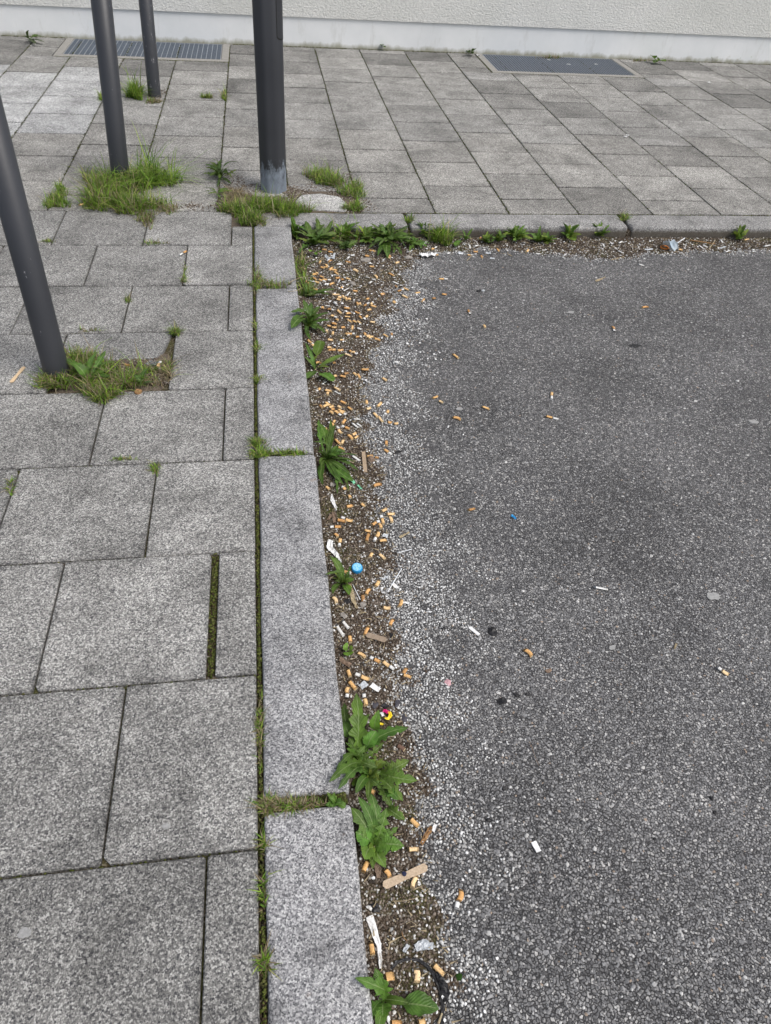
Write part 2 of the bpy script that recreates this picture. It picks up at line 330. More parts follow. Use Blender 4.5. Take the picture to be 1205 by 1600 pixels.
# kind, both ends in pixels of the photograph (laid on the ground), label
BUTTS = [
 ('F', 503.1, 389.9, 510.4, 391.0, ''),
 ('F', 512.2, 393.6, 520.4, 394.7, ''),
 ('F', 501.1, 407.8, 499.4, 413.8, ''),
 ('F', 519.1, 407.2, 512.4, 412.2, ''),
 ('F', 508.4, 412.5, 512.4, 416.7, ''),
 ('F', 500.7, 417.8, 506.8, 419.8, ''),
 ('F', 505.8, 417.1, 512.4, 418.1, ''),
 ('F', 468.9, 418.9, 477.0, 422.2, ''),
 ('F', 515.1, 423.1, 520.4, 418.5, ''),
 ('F', 518.4, 422.5, 524.4, 421.1, ''),
 ('F', 522.4, 423.1, 527.0, 423.1, ''),
 ('F', 522.4, 424.4, 530.3, 430.4, ''),
 ('F', 523.4, 434.4, 531.7, 433.5, ''),
 ('W', 546.9, 437.5, 537.0, 433.5, ''),
 ('F', 487.2, 429.8, 495.2, 429.1, ''),
 ('F', 493.8, 426.4, 496.7, 427.1, ''),
 ('F', 499.1, 432.4, 506.4, 434.4, ''),
 ('F', 489.4, 434.4, 494.5, 437.7, ''),
 ('W', 498.5, 437.1, 508.4, 441.0, ''),
 ('W', 503.1, 437.1, 517.7, 438.4, ''),
 ('F', 478.6, 439.7, 481.2, 446.0, ''),
 ('F', 485.2, 442.4, 481.2, 446.0, ''),
 ('W', 522.4, 442.4, 505.8, 445.4, ''),
 ('F', 514.7, 446.0, 522.4, 442.4, ''),
 ('P', 531.3, 437.1, 528.6, 443.0, ''),
 ('F', 532.3, 438.4, 537.6, 437.7, ''),
 ('P', 533.9, 441.7, 541.0, 442.4, ''),
 ('W', 535.0, 448.4, 528.4, 451.3, ''),
 ('F', 517.7, 460.3, 530.7, 460.6, ''),
 ('P', 546.7, 455.7, 541.6, 462.3, ''),
 ('P', 537.0, 454.3, 545.6, 449.7, ''),
 ('F', 550.9, 455.0, 558.9, 455.7, ''),
 ('F', 527.0, 465.0, 534.3, 465.0, ''),
 ('F', 535.0, 461.6, 538.3, 466.9, ''),
 ('F', 540.3, 465.0, 541.6, 470.3, ''),
 ('F', 525.7, 468.3, 532.3, 469.9, ''),
 ('F', 543.0, 466.9, 548.5, 467.6, ''),
 ('P', 521.0, 472.3, 527.0, 477.6, ''),
 ('F', 491.2, 439.7, 499.1, 441.7, ''),
 ('F', 476.6, 451.0, 481.9, 452.3, ''),
 ('F', 488.5, 452.3, 496.5, 453.0, ''),
 ('F', 522.4, 373.3, 519.7, 370.7, ''),
 ('F', 550.9, 421.1, 559.6, 425.5, ''),
 ('F', 584.8, 429.8, 592.1, 438.4, ''),
 ('F', 576.8, 417.1, 584.8, 417.5, ''),
 ('P', 575.2, 411.8, 581.5, 412.5, ''),
 ('P', 549.6, 413.2, 559.6, 412.8, ''),
 ('F', 539.6, 408.8, 548.3, 410.1, ''),
 ('P', 525.0, 413.2, 533.9, 412.2, ''),
 ('F', 570.2, 399.9, 576.8, 401.2, ''),
 ('P', 542.3, 404.5, 546.3, 400.5, ''),
 ('P', 547.6, 399.5, 554.2, 400.3, ''),
 ('F', 576.2, 390.6, 581.5, 392.6, ''),
 ('F', 582.8, 391.2, 586.8, 393.2, ''),
 ('F', 558.2, 473.6, 560.2, 476.2, ''),
 ('F', 562.9, 474.2, 564.5, 476.9, ''),
 ('W', 566.9, 478.2, 577.5, 472.3, ''),
 ('F', 571.5, 468.9, 576.8, 466.9, ''),
 ('W', 577.5, 476.2, 583.5, 472.9, ''),
 ('F', 578.8, 476.9, 588.1, 479.2, ''),
 ('F', 594.8, 461.6, 600.7, 459.0, ''),
 ('P', 485.9, 415.8, 491.8, 416.7, ''),
 ('P', 571.5, 433.1, 577.5, 434.4, ''),
 ('P', 580.8, 436.4, 586.8, 437.1, ''),
 ('P', 576.8, 442.4, 581.5, 439.1, ''),
 ('F', 606.7, 401.9, 609.4, 403.9, ''),
 ('F', 536.3, 382.0, 543.6, 380.6, ''),
 ('P', 521.7, 472.4, 526.7, 477.4, ''),
 ('F', 537.1, 481.6, 546.6, 483.2, ''),
 ('P', 539.6, 479.1, 545.4, 479.9, ''),
 ('F', 527.2, 484.9, 534.3, 491.5, ''),
 ('W', 511.4, 484.1, 522.2, 485.7, ''),
 ('F', 501.5, 481.6, 506.4, 482.1, ''),
 ('P', 507.3, 477.4, 516.4, 479.1, ''),
 ('F', 554.9, 486.6, 562.5, 490.2, ''),
 ('F', 557.9, 473.3, 559.2, 478.3, ''),
 ('F', 572.8, 484.9, 580.3, 483.2, ''),
 ('W', 574.5, 493.2, 567.8, 499.0, ''),
 ('F', 562.0, 494.9, 565.4, 498.5, ''),
 ('F', 540.5, 491.5, 548.3, 490.2, ''),
 ('F', 538.0, 495.2, 547.1, 496.2, ''),
 ('F', 542.9, 499.0, 549.6, 502.8, ''),
 ('F', 551.2, 501.5, 557.1, 504.0, ''),
 ('F', 558.7, 502.3, 563.7, 505.6, ''),
 ('F', 577.5, 502.8, 586.1, 504.0, ''),
 ('W', 516.4, 494.0, 526.3, 496.5, ''),
 ('F', 524.7, 499.0, 528.8, 500.7, ''),
 ('F', 518.0, 505.6, 526.3, 507.8, ''),
 ('F', 510.6, 509.0, 517.2, 509.8, ''),
 ('F', 517.2, 511.8, 526.3, 511.8, ''),
 ('F', 532.5, 512.3, 539.6, 511.8, ''),
 ('F', 551.2, 508.5, 549.6, 515.6, ''),
 ('F', 509.8, 516.4, 511.1, 520.6, ''),
 ('F', 520.5, 518.9, 519.4, 523.9, ''),
 ('F', 541.0, 522.2, 542.9, 523.9, ''),
 ('W', 542.9, 521.1, 554.9, 521.7, ''),
 ('F', 511.4, 530.0, 520.5, 531.4, ''),
 ('F', 530.5, 531.7, 538.0, 532.2, ''),
 ('W', 555.4, 527.7, 565.4, 526.4, ''),
 ('F', 568.7, 519.8, 570.3, 524.7, ''),
 ('F', 572.0, 526.4, 578.6, 523.9, ''),
 ('F', 575.3, 529.4, 583.6, 526.4, ''),
 ('F', 584.8, 528.9, 594.4, 531.7, ''),
 ('F', 598.5, 523.1, 606.0, 527.2, ''),
 ('W', 611.8, 521.4, 612.3, 528.9, ''),
 ('F', 481.2, 531.4, 487.3, 536.3, ''),
 ('P', 487.3, 535.5, 491.5, 538.8, ''),
 ('F', 487.3, 541.3, 490.7, 539.3, ''),
 ('F', 510.6, 543.0, 518.4, 543.8, ''),
 ('F', 512.2, 547.1, 520.5, 547.6, ''),
 ('F', 516.4, 546.3, 524.7, 546.6, ''),
 ('F', 526.3, 547.1, 536.6, 546.6, ''),
 ('F', 538.0, 552.9, 549.6, 557.1, ''),
 ('F', 546.3, 548.0, 549.6, 550.5, ''),
 ('W', 549.6, 549.6, 557.9, 552.9, ''),
 ('F', 492.8, 567.9, 502.3, 567.9, ''),
 ('F', 519.7, 568.7, 524.4, 567.9, ''),
 ('F', 563.7, 577.8, 576.1, 578.7, ''),
 ('P', 584.4, 584.1, 591.9, 584.1, ''),
 ('F', 597.4, 591.1, 604.4, 595.3, ''),
 ('F', 537.1, 585.3, 544.6, 583.7, ''),
 ('F', 531.0, 587.8, 540.5, 589.8, ''),
 ('F', 552.1, 583.7, 557.1, 588.1, ''),
 ('F', 558.7, 584.5, 562.9, 592.0, ''),
 ('F', 521.4, 588.6, 526.0, 587.5, ''),
 ('P', 557.9, 513.1, 564.5, 515.6, ''),
 ('P', 615.1, 564.6, 623.4, 568.7, ''),
 ('W', 613.5, 471.6, 621.0, 475.8, ''),
 ('F', 627.6, 462.0, 636.7, 465.3, ''),
 ('W', 499.9, 605.8, 494.1, 611.3, ''),
 ('F', 506.8, 609.1, 518.5, 611.3, ''),
 ('F', 513.2, 612.4, 513.2, 617.4, ''),
 ('F', 521.8, 604.6, 531.4, 610.0, ''),
 ('P', 522.3, 610.8, 529.8, 614.9, ''),
 ('F', 531.4, 626.2, 541.0, 630.4, ''),
 ('W', 509.0, 630.7, 514.8, 627.4, ''),
 ('F', 499.9, 632.4, 504.0, 637.3, ''),
 ('F', 504.0, 636.8, 516.8, 631.2, ''),
 ('F', 513.2, 636.5, 521.5, 634.0, ''),
 ('F', 514.8, 642.3, 520.6, 646.5, ''),
 ('F', 517.3, 639.8, 522.3, 639.0, ''),
 ('W', 522.3, 641.5, 533.9, 649.8, ''),
 ('F', 528.1, 639.0, 538.9, 643.5, ''),
 ('W', 530.6, 642.3, 541.4, 648.1, ''),
 ('F', 543.9, 635.7, 550.5, 639.8, ''),
 ('F', 527.3, 634.0, 533.1, 637.3, ''),
 ('F', 572.6, 625.2, 572.6, 631.2, ''),
 ('F', 571.2, 638.5, 579.5, 636.5, ''),
 ('F', 596.5, 628.5, 589.2, 635.7, ''),
 ('W', 606.1, 640.7, 601.1, 648.1, ''),
 ('F', 582.9, 644.5, 590.3, 652.8, ''),
 ('F', 592.5, 650.6, 598.6, 658.9, ''),
 ('F', 606.1, 658.1, 612.7, 659.4, ''),
 ('F', 615.2, 661.4, 622.4, 661.1, ''),
 ('P', 551.3, 654.4, 563.3, 655.1, ''),
 ('P', 549.7, 660.6, 559.6, 668.0, ''),
 ('P', 557.1, 661.4, 564.6, 665.6, ''),
 ('W', 521.5, 666.4, 514.0, 658.9, ''),
 ('F', 523.1, 656.4, 519.8, 661.4, ''),
 ('F', 540.5, 654.8, 534.7, 663.1, ''),
 ('W', 546.3, 670.5, 533.9, 664.7, ''),
 ('W', 534.4, 676.7, 526.1, 666.1, ''),
 ('W', 514.0, 673.4, 504.5, 665.1, ''),
 ('F', 543.0, 678.8, 550.5, 687.1, ''),
 ('F', 549.7, 679.7, 556.6, 675.5, ''),
 ('F', 553.0, 685.5, 559.6, 681.3, ''),
 ('F', 523.9, 685.5, 532.2, 694.6, ''),
 ('F', 537.2, 687.1, 533.9, 694.3, ''),
 ('F', 527.3, 697.9, 538.0, 702.6, ''),
 ('P', 514.5, 697.6, 518.1, 697.9, ''),
 ('P', 516.5, 703.7, 521.5, 704.6, ''),
 ('P', 549.7, 711.2, 562.1, 720.3, ''),
 ('F', 604.4, 688.8, 604.4, 696.6, ''),
 ('W', 600.3, 702.1, 611.9, 710.4, ''),
 ('F', 572.1, 712.9, 582.9, 711.5, ''),
 ('F', 586.2, 714.5, 591.2, 714.9, ''),
 ('F', 605.9, 399.8, 609.9, 403.8, ''),
 ('F', 617.2, 411.8, 623.9, 409.1, ''),
 ('F', 607.3, 427.1, 617.2, 432.4, ''),
 ('P', 613.2, 440.3, 623.2, 444.3, ''),
 ('P', 623.9, 447.0, 629.2, 447.0, ''),
 ('F', 617.2, 447.0, 620.8, 449.0, ''),
 ('W', 620.5, 455.4, 631.2, 452.3, ''),
 ('F', 630.5, 450.3, 638.5, 453.6, ''),
 ('F', 627.8, 461.6, 637.1, 465.6, ''),
 ('F', 648.4, 458.0, 656.4, 456.9, ''),
 ('F', 690.3, 458.9, 698.2, 459.9, ''),
 ('W', 685.6, 435.4, 700.2, 435.7, ''),
 ('W', 675.0, 390.5, 684.3, 383.9, ''),
 ('F', 680.3, 396.5, 685.0, 397.8, ''),
 ('P', 698.2, 396.1, 703.5, 394.8, ''),
 ('P', 644.7, 414.4, 647.1, 417.8, ''),
 ('F', 593.3, 460.3, 600.6, 459.6, ''),
 ('W', 614.6, 470.9, 621.2, 476.2, ''),
 ('F', 659.1, 471.6, 663.0, 466.2, ''),
 ('F', 675.0, 466.2, 681.0, 465.6, ''),
 ('W', 730.8, 398.5, 738.7, 397.8, ''),
 ('F', 738.7, 392.5, 746.7, 393.2, ''),
 ('P', 733.7, 381.9, 735.0, 387.9, ''),
 ('P', 741.4, 384.6, 747.4, 382.6, ''),
 ('P', 668.4, 476.9, 673.0, 477.5, ''),
 ('W', 750.7, 373.3, 752.9, 365.5, ''),
 ('F', 751.8, 399.2, 753.9, 402.9, ''),
 ('P', 741.0, 384.5, 747.0, 382.4, ''),
 ('P', 864.0, 371.6, 874.8, 373.3, ''),
 ('P', 837.0, 395.7, 845.0, 397.0, ''),
 ('F', 776.6, 387.8, 780.3, 393.1, ''),
 ('F', 821.9, 393.1, 826.2, 388.8, ''),
 ('P', 848.9, 391.0, 854.3, 389.9, ''),
 ('P', 880.2, 399.6, 885.5, 396.4, ''),
 ('P', 941.6, 380.2, 944.9, 385.6, ''),
 ('P', 966.9, 379.6, 972.9, 377.5, ''),
 ('P', 965.9, 391.3, 973.3, 395.5, ''),
 ('P', 958.5, 384.9, 964.8, 389.2, ''),
 ('P', 1091.8, 382.8, 1099.2, 388.1, ''),
 ('P', 1126.7, 374.3, 1129.9, 379.6, ''),
 ('F', 1060.1, 389.8, 1066.4, 390.6, ''),
 ('P', 1133.1, 394.0, 1140.5, 391.3, ''),
 ('P', 1098.1, 382.8, 1105.6, 386.0, ''),
 ('F', 1162.7, 375.4, 1170.1, 373.7, ''),
 ('P', 997.6, 412.4, 1007.1, 414.6, ''),
 ('P', 1193.4, 384.9, 1204.0, 382.8, ''),
 ('P', 953.8, 377.5, 957.4, 381.7, ''),
 ('F', 540.6, 792.2, 551.7, 789.8, 'orange filter butt alone on brown dirt below the narrow-leaved weed at the second kerb stone'),
 ('F', 564.7, 786.4, 570.5, 790.6, 'orange filter butt half under the tiny seedling right of the narrow-leaved weed'),
 ('F', 582.9, 760.7, 596.2, 756.6, 'orange filter butt with frayed pale end on grey grit, right of the green foil scrap'),
 ('W', 541.5, 764.0, 534.0, 759.9, 'smoked butt with pale brown filter lying among the leaf tips beside the green foil scrap'),
 ('F', 509.1, 759.9, 514.9, 764.9, 'orange filter butt wedged between the kerb and the narrow-leaved weed above the white torn strip'),
 ('F', 525.7, 812.2, 540.6, 815.0, 'orange filter butt, lower one of the crossed pair beside the dry brown bark bits'),
 ('W', 551.4, 813.8, 532.3, 808.0, 'white-ended butt, upper one of the crossed pair beside the dry brown bark'),
 ('W', 533.2, 822.9, 514.9, 822.6, 'level butt pointing its white charred end at the kerb above the crumpled paper'),
 ('F', 522.4, 833.7, 527.3, 839.5, 'short orange filter butt upright beside the top of the crumpled white paper'),
 ('W', 532.3, 841.2, 529.5, 853.7, 'orange butt with a torn white lower end right of the crumpled white paper'),
 ('F', 595.4, 798.9, 604.5, 794.7, 'orange filter butt topmost of the loose group of seven on grey grit'),
 ('W', 599.2, 818.8, 595.9, 804.7, 'near vertical butt with white upper end in the middle of the group on grey grit'),
 ('F', 603.7, 803.0, 617.0, 802.2, 'level orange filter butt forming the top of a T shape on grey grit'),
 ('F', 608.7, 806.3, 612.5, 816.3, 'orange filter butt forming the stem of a T shape on grey grit'),
 ('F', 580.5, 820.5, 587.9, 815.5, 'orange filter butt leaning on the left side of a white-ended one in an upturned V'),
 ('W', 594.9, 826.3, 589.6, 813.0, 'orange butt with short white upper end forming the right side of an upturned V'),
 ('F', 577.1, 832.9, 573.0, 846.2, 'dark orange stained filter butt standing upright left of the white-ended diagonal butt'),
 ('F', 569.7, 827.9, 579.6, 830.4, 'crushed pale orange butt lying across the top of the dark stained one'),
 ('W', 590.9, 830.4, 584.6, 845.4, 'diagonal orange butt with long white lower end right of the dark stained one'),
 ('F', 592.1, 845.4, 604.5, 844.2, 'level orange filter butt under the grey paper scrap, lowest of its group'),
 ('F', 578.0, 871.1, 582.1, 863.6, 'small orange filter butt left one of the lone pair above the blue bottle cap'),
 ('F', 592.1, 865.3, 601.5, 873.6, 'orange filter butt right one of the lone pair above the blue bottle cap'),
 ('F', 545.6, 774.0, 547.3, 778.1, 'tiny orange butt end right of the white torn strip below the narrow-leaved weed'),
 ('W', 536.8, 893.2, 548.9, 895.7, 'dark orange butt touching the left side of the blue bottle cap'),
 ('F', 591.6, 906.8, 586.3, 916.5, 'orange filter butt with burnt lower end left of the white straws'),
 ('F', 578.8, 919.8, 573.0, 929.8, 'faded cream coloured filter butt below right of the blue bottle cap'),
 ('F', 566.7, 928.9, 567.2, 941.4, 'upright orange filter butt beside the split dry stalk'),
 ('F', 519.0, 932.2, 525.7, 943.0, 'yellowish filter butt lying hard against the kerb below the weed at the blue cap'),
 ('F', 597.9, 948.0, 610.3, 949.3, 'level orange filter butt with a dark bite mark on its lower edge'),
 ('F', 626.9, 936.4, 622.8, 948.8, 'orange filter butt standing nearly upright beside a white paper flake at the grey grit edge'),
 ('F', 615.3, 967.9, 610.3, 978.7, 'mottled orange filter butt with brown spots above the black twig'),
 ('F', 576.0, 979.5, 570.0, 992.8, 'orange filter butt with pale lower end touching the flat grey-brown bark piece'),
 ('F', 546.4, 992.8, 547.8, 1004.4, 'orange filter butt standing upright just above the small bright green seedling'),
 ('F', 557.7, 1019.4, 571.0, 1027.7, 'all orange filter butt, left one of three butts in a diagonal row'),
 ('W', 594.6, 1035.1, 577.6, 1026.3, 'orange butt with white upper left end, middle one of three butts in a diagonal row'),
 ('W', 598.7, 1032.7, 615.3, 1046.3, 'orange butt with white lower right end, right one of three butts in a diagonal row'),
 ('F', 635.7, 1044.3, 630.2, 1054.2, 'upper half of two orange filter butts meeting in a V shape on the grit'),
 ('F', 629.4, 1054.2, 642.7, 1058.4, 'lower half of two orange filter butts meeting in a V shape on the grit'),
 ('F', 543.1, 1045.9, 547.3, 1057.6, 'pale orange split filter butt near the kerb below the bright green seedling'),
 ('W', 577.6, 1060.9, 554.4, 1052.2, 'long orange butt with a white torn upper left end above the white paper flake'),
 ('P', 534.8, 969.6, 545.6, 982.9, 'white paper butt stub lying diagonally in dark dirt near the kerb'),
 ('P', 524.9, 976.2, 537.3, 993.7, 'thin long white paper stub nearest the kerb, left of the thicker white stub'),
 ('F', 544.8, 1063.3, 556.4, 1077.4, 'thick orange filter butt slanting down to the tip of the dandelion'),
 ('W', 545.1, 1073.3, 541.2, 1091.5, 'orange butt with clean white lower end against the kerb left of the upright dandelion leaf'),
 ('W', 571.4, 1103.2, 568.0, 1083.2, 'orange butt with white upper end right beside the tip of the upright dandelion leaf'),
 ('B', 621.2, 1164.6, 632.0, 1172.0, 'brown cigarillo end poking out below the largest right hand dandelion leaf'),
 ('F', 579.7, 1235.9, 583.0, 1237.9, 'small orange butt end buried deep among the dandelion leaves'),
 ('F', 641.1, 1278.1, 654.4, 1291.4, 'flattened orange filter butt on the grit right of the lowest dandelion'),
 ('F', 636.9, 1327.6, 654.4, 1326.6, 'orange filter butt with white paper along its upper side left of the brown curled leaf'),
 ('F', 576.3, 1344.5, 567.2, 1363.6, 'orange filter butt between kerb and the lowest round dandelion leaves'),
 ('F', 601.2, 1358.6, 609.5, 1371.1, 'pale orange filter butt with its end under the left half of the wooden stick'),
 ('F', 652.7, 1369.4, 644.4, 1389.3, 'pale orange filter butt poking out below the right half of the wooden stick'),
 ('W', 720.1, 1390.0, 712.6, 1419.9, 'orange butt with white lower end alone on the asphalt right of the wooden stick'),
 ('F', 650.4, 1512.9, 650.9, 1536.1, 'upright orange filter butt inside the arc of the black rubber strip'),
 ('F', 676.9, 1506.2, 693.5, 1524.5, 'orange filter butt lying across the outside of the black rubber strip'),
 ('Y', 601.4, 1527.8, 616.0, 1525.3, 'crushed yellow and white filter butt left end of the black rubber strip'),
 ('F', 579.0, 1473.0, 582.3, 1492.9, 'split orange filter butt in the gap between kerb and white torn paper strip'),
 ('F', 652.9, 1597.5, 664.5, 1594.2, 'wide orange filter butt under the lowest big green leaf at the picture edge'),
 ('F', 609.7, 1598.3, 628.0, 1600.0, 'orange filter butt at the lower picture edge, left of the one under the leaf'),
 ('W', 732.0, 484.0, 735.0, 491.0, 'small orange butt with dark end alone on asphalt below the dark lump'),
 ('F', 756.0, 507.5, 758.0, 512.0, 'tiny orange filter stub alone on asphalt at the level of the upper kerb weed'),
 ('F', 708.0, 553.0, 718.0, 561.0, 'dark orange filter butt alone on asphalt right of the lance-leaved weed'),
 ('F', 675.0, 622.0, 684.0, 619.0, 'pale orange filter butt upper one of a close pair on asphalt'),
 ('F', 686.0, 626.0, 692.0, 629.0, 'short orange filter butt lower one of a close pair on asphalt'),
 ('F', 753.0, 635.0, 765.0, 639.0, 'orange filter butt on asphalt upper right of the pale gum spot'),
 ('F', 707.0, 652.0, 720.0, 656.0, 'dark orange filter butt on asphalt left of the one beside the gum spot'),
 ('W', 863.0, 613.0, 862.0, 623.0, 'short upright orange butt on asphalt above the long white-ended one'),
 ('W', 853.0, 650.0, 873.0, 655.0, 'long orange butt with white right end on asphalt below the short upright one'),
 ('F', 1003.0, 481.0, 1013.0, 479.0, 'lone orange filter butt on far asphalt, above and right of the oil spot'),
 ('W', 957.0, 510.0, 961.0, 518.0, 'small orange butt with black tip beside the dark oil spot'),
 ('F', 731.0, 797.0, 742.0, 794.0, 'orange filter butt on asphalt left of the blue plastic scrap'),
 ('P', 928.0, 917.0, 950.0, 921.0, 'white cigarette stub with a burnt black left end alone on the asphalt'),
 ('F', 819.0, 1015.0, 831.0, 1026.0, 'orange filter butt on asphalt lower right of the black leather-like lump'),
 ('W', 1139.0, 1054.0, 1121.0, 1043.0, 'orange butt with pale upper end nearest the right edge of the asphalt'),
 ('W', 292.0, 393.0, 279.0, 399.0, 'white cigarette stub with an orange tip lying on a paving slab above the moss joint'),
 ('F', 123.2, 321.5, 133.2, 319.0, 'frayed orange butt at the left foot of the largest grass clump'),
 ('F', 135.7, 321.5, 143.6, 319.0, 'orange butt end touching the frayed one beside the largest grass clump'),
 ('W', 247.1, 574.7, 251.4, 565.0, 'orange butt standing askew in the broken slab pocket by the front post'),
 ('F', 193.6, 568.7, 203.5, 570.4, 'pale orange butt on moss in the broken slab pocket by the front post'),
 ('F', 191.0, 591.6, 201.8, 592.0, 'yellowish butt lying on the mossy fragment in the broken slab pocket'),
]
# ---------------------------------------------------------------- ground sheets
R = random.Random(7)
RN = np.random.default_rng(11)
WALL_Y = 6.88

def sheet(x0, x1, y0, y1, z, name, mat, nx=1, ny=1):
    xs = [x0 + (x1 - x0) * i / nx for i in range(nx + 1)]; ys = [y0 + (y1 - y0) * j / ny for j in range(ny + 1)]
    vs = [(x, y, z) for y in ys for x in xs]
    fs = [(j * (nx + 1) + i, j * (nx + 1) + i + 1, (j + 1) * (nx + 1) + i + 1, (j + 1) * (nx + 1) + i) for j in range(ny) for i in range(nx)]
    return mesh(name, vs, fs, mat)

tag(link('ground', sheet(-150, 150, -150, 150, -0.30, 'ground', M['ground'])), kind='structure')
# bedding of sand, soil and moss that shows in the joints
bm = bmesh.new(); box_bm(bm, -3.4, -0.075, -1.3, 3.462, -0.25, -0.012)
box_bm(bm, -3.4, 6.6, 3.462, WALL_Y, -0.25, -0.012)
pavement = tag(link('pavement', bm_mesh('pavement', bm, M['joint'])), kind='structure')

# ---------------------------------------------------------------- paving slabs
SL = {}
def slab_mesh(poly, key=None, top=0.0, th=0.045, bev=0.0022):
    """prism with a small chamfer round the top; poly counter-clockwise about its own centre"""
    if key and key in SL: return SL[key]
    n = len(poly); cx = sum(p[0] for p in poly) / n; cy = sum(p[1] for p in poly) / n
    def inset(p):
        dx, dy = cx - p[0], cy - p[1]; sx = bev * (1 if dx > 0 else -1); sy = bev * (1 if dy > 0 else -1)
        return (p[0] + sx, p[1] + sy)
    vs = [(x, y, top - th) for x, y in poly] + [(x, y, top - bev) for x, y in poly] + [(*inset(p), top) for p in poly]
    fs = []
    for a in range(n):
        b = (a + 1) % n
        fs.append((a, b, n + b, n + a)); fs.append((n + a, n + b, 2 * n + b, 2 * n + a))
    fs.append(tuple(range(2 * n, 3 * n)))
    me = mesh('paving_slab', vs, fs, M['slab'])
    if key: SL[key] = me
    return me

def ragged(x0, x1, y0, y1, k):
    """rectangle with slightly chipped corners, variant k"""
    q = random.Random(k); c = lambda: q.uniform(0.001, 0.007) if q.random() > 0.25 else q.uniform(0.007, 0.016)
    P = []
    for (X, Y, dx, dy) in ((x0, y0, 1, 1), (x1, y0, -1, 1), (x1, y1, -1, -1), (x0, y1, 1, -1)):
        a, b = c(), c()
        if (dx * dy) > 0: P += [(X, Y + dy * b), (X + dx * a, Y)]
        else: P += [(X + dx * a, Y), (X, Y + dy * b)]
    return P

def slab(x0, x1, y0, y1, tone=None, tint=(1, 1, 1), poly=None, label=None, z=None):
    gap = 0.0022; gy = gap if (y0 < 3.45 and x1 < -.05) else R.choice([.0032, .0046, .0056]); cx, cy = (x0 + x1) / 2, (y0 + y1) / 2
    if poly: me = slab_mesh([(x - cx, y - cy) for x, y in poly])
    else:
        w, h = round(x1 - x0, 3), round(y1 - y0, 3); k = R.randint(0, 5)
        me = slab_mesh(ragged(-w / 2 + gap, w / 2 - gap, -h / 2 + gy, h / 2 - gy, k + int(w * 1000)), (w, h, k, gy))
    o = link('paving_slab', me, pavement, (cx, cy, R.uniform(-0.0018, 0.0012) if z is None else z))
    o.rotation_euler = (R.uniform(-.003, .003), R.uniform(-.003, .003), R.uniform(-.003, .003))
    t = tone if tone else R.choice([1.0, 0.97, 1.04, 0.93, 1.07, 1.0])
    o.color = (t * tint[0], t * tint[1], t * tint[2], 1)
    if label: o['label'] = label
    return o

# left of the kerb: courses across, joints staggered
YR = [-1.31, -0.94, -0.568, -0.198, 0.172, 0.542, 0.912, 1.282, 1.647, 2.012, 2.375, 2.73, 3.096, 3.462]
MOD = 0.3690
for r in range(len(YR) - 1):
    first = -0.168 if r % 2 == 0 else -0.3495
    xs = [-0.0765, first - (0.0 if r % 2 == 0 else 0.0)]
    while xs[-1] > -3.1: xs.append(xs[-1] - MOD)
    for i in range(len(xs) - 1):
        x1, x0 = xs[i], xs[i + 1]
        y0, y1 = YR[r], YR[r + 1]
        if r == 6 and i == 1: x1 -= 0.016          # wide mossy joint
        if r == 9 and i == 1: continue             # broken slab, below
        if r == 12 and i == 0: y1 = 3.30           # corner soil
        if r == 5 and i == 0: x1 -= 0
        near = y0 < 0.3
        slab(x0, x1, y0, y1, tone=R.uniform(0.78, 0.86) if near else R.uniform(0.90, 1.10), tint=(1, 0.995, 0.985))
# what is left of the broken slab behind the front post
bx0, bx1 = -0.7185 , -0.3495
slab(bx0, bx1, 2.2, 2.37, poly=[(bx0 + .004, 2.255), (-0.66, 2.215), (-0.55, 2.195), (-0.47, 2.205), (-0.41, 2.198), (-0.385, 2.235), (-0.372, 2.30), (-0.362, 2.371), (bx0 + .004, 2.371)], label='broken slab with a jagged missing front half', z=0.0)
slab(-0.44, -0.41, 2.1, 2.18, tone=0.8, poly=[(-0.475, 2.075), (-0.425, 2.07), (-0.415, 2.105), (-0.44, 2.15), (-0.472, 2.14)], label='small mossy slab fragment in the soil pocket', z=0.001)
slab(-0.44, -0.41, 2.1, 2.18, tone=0.75, tint=(0.9, 0.95, 1.0), poly=[(-0.435, 2.165), (-0.395, 2.155), (-0.388, 2.18), (-0.42, 2.188)], label='grey slab fragment in the soil pocket', z=0.001)

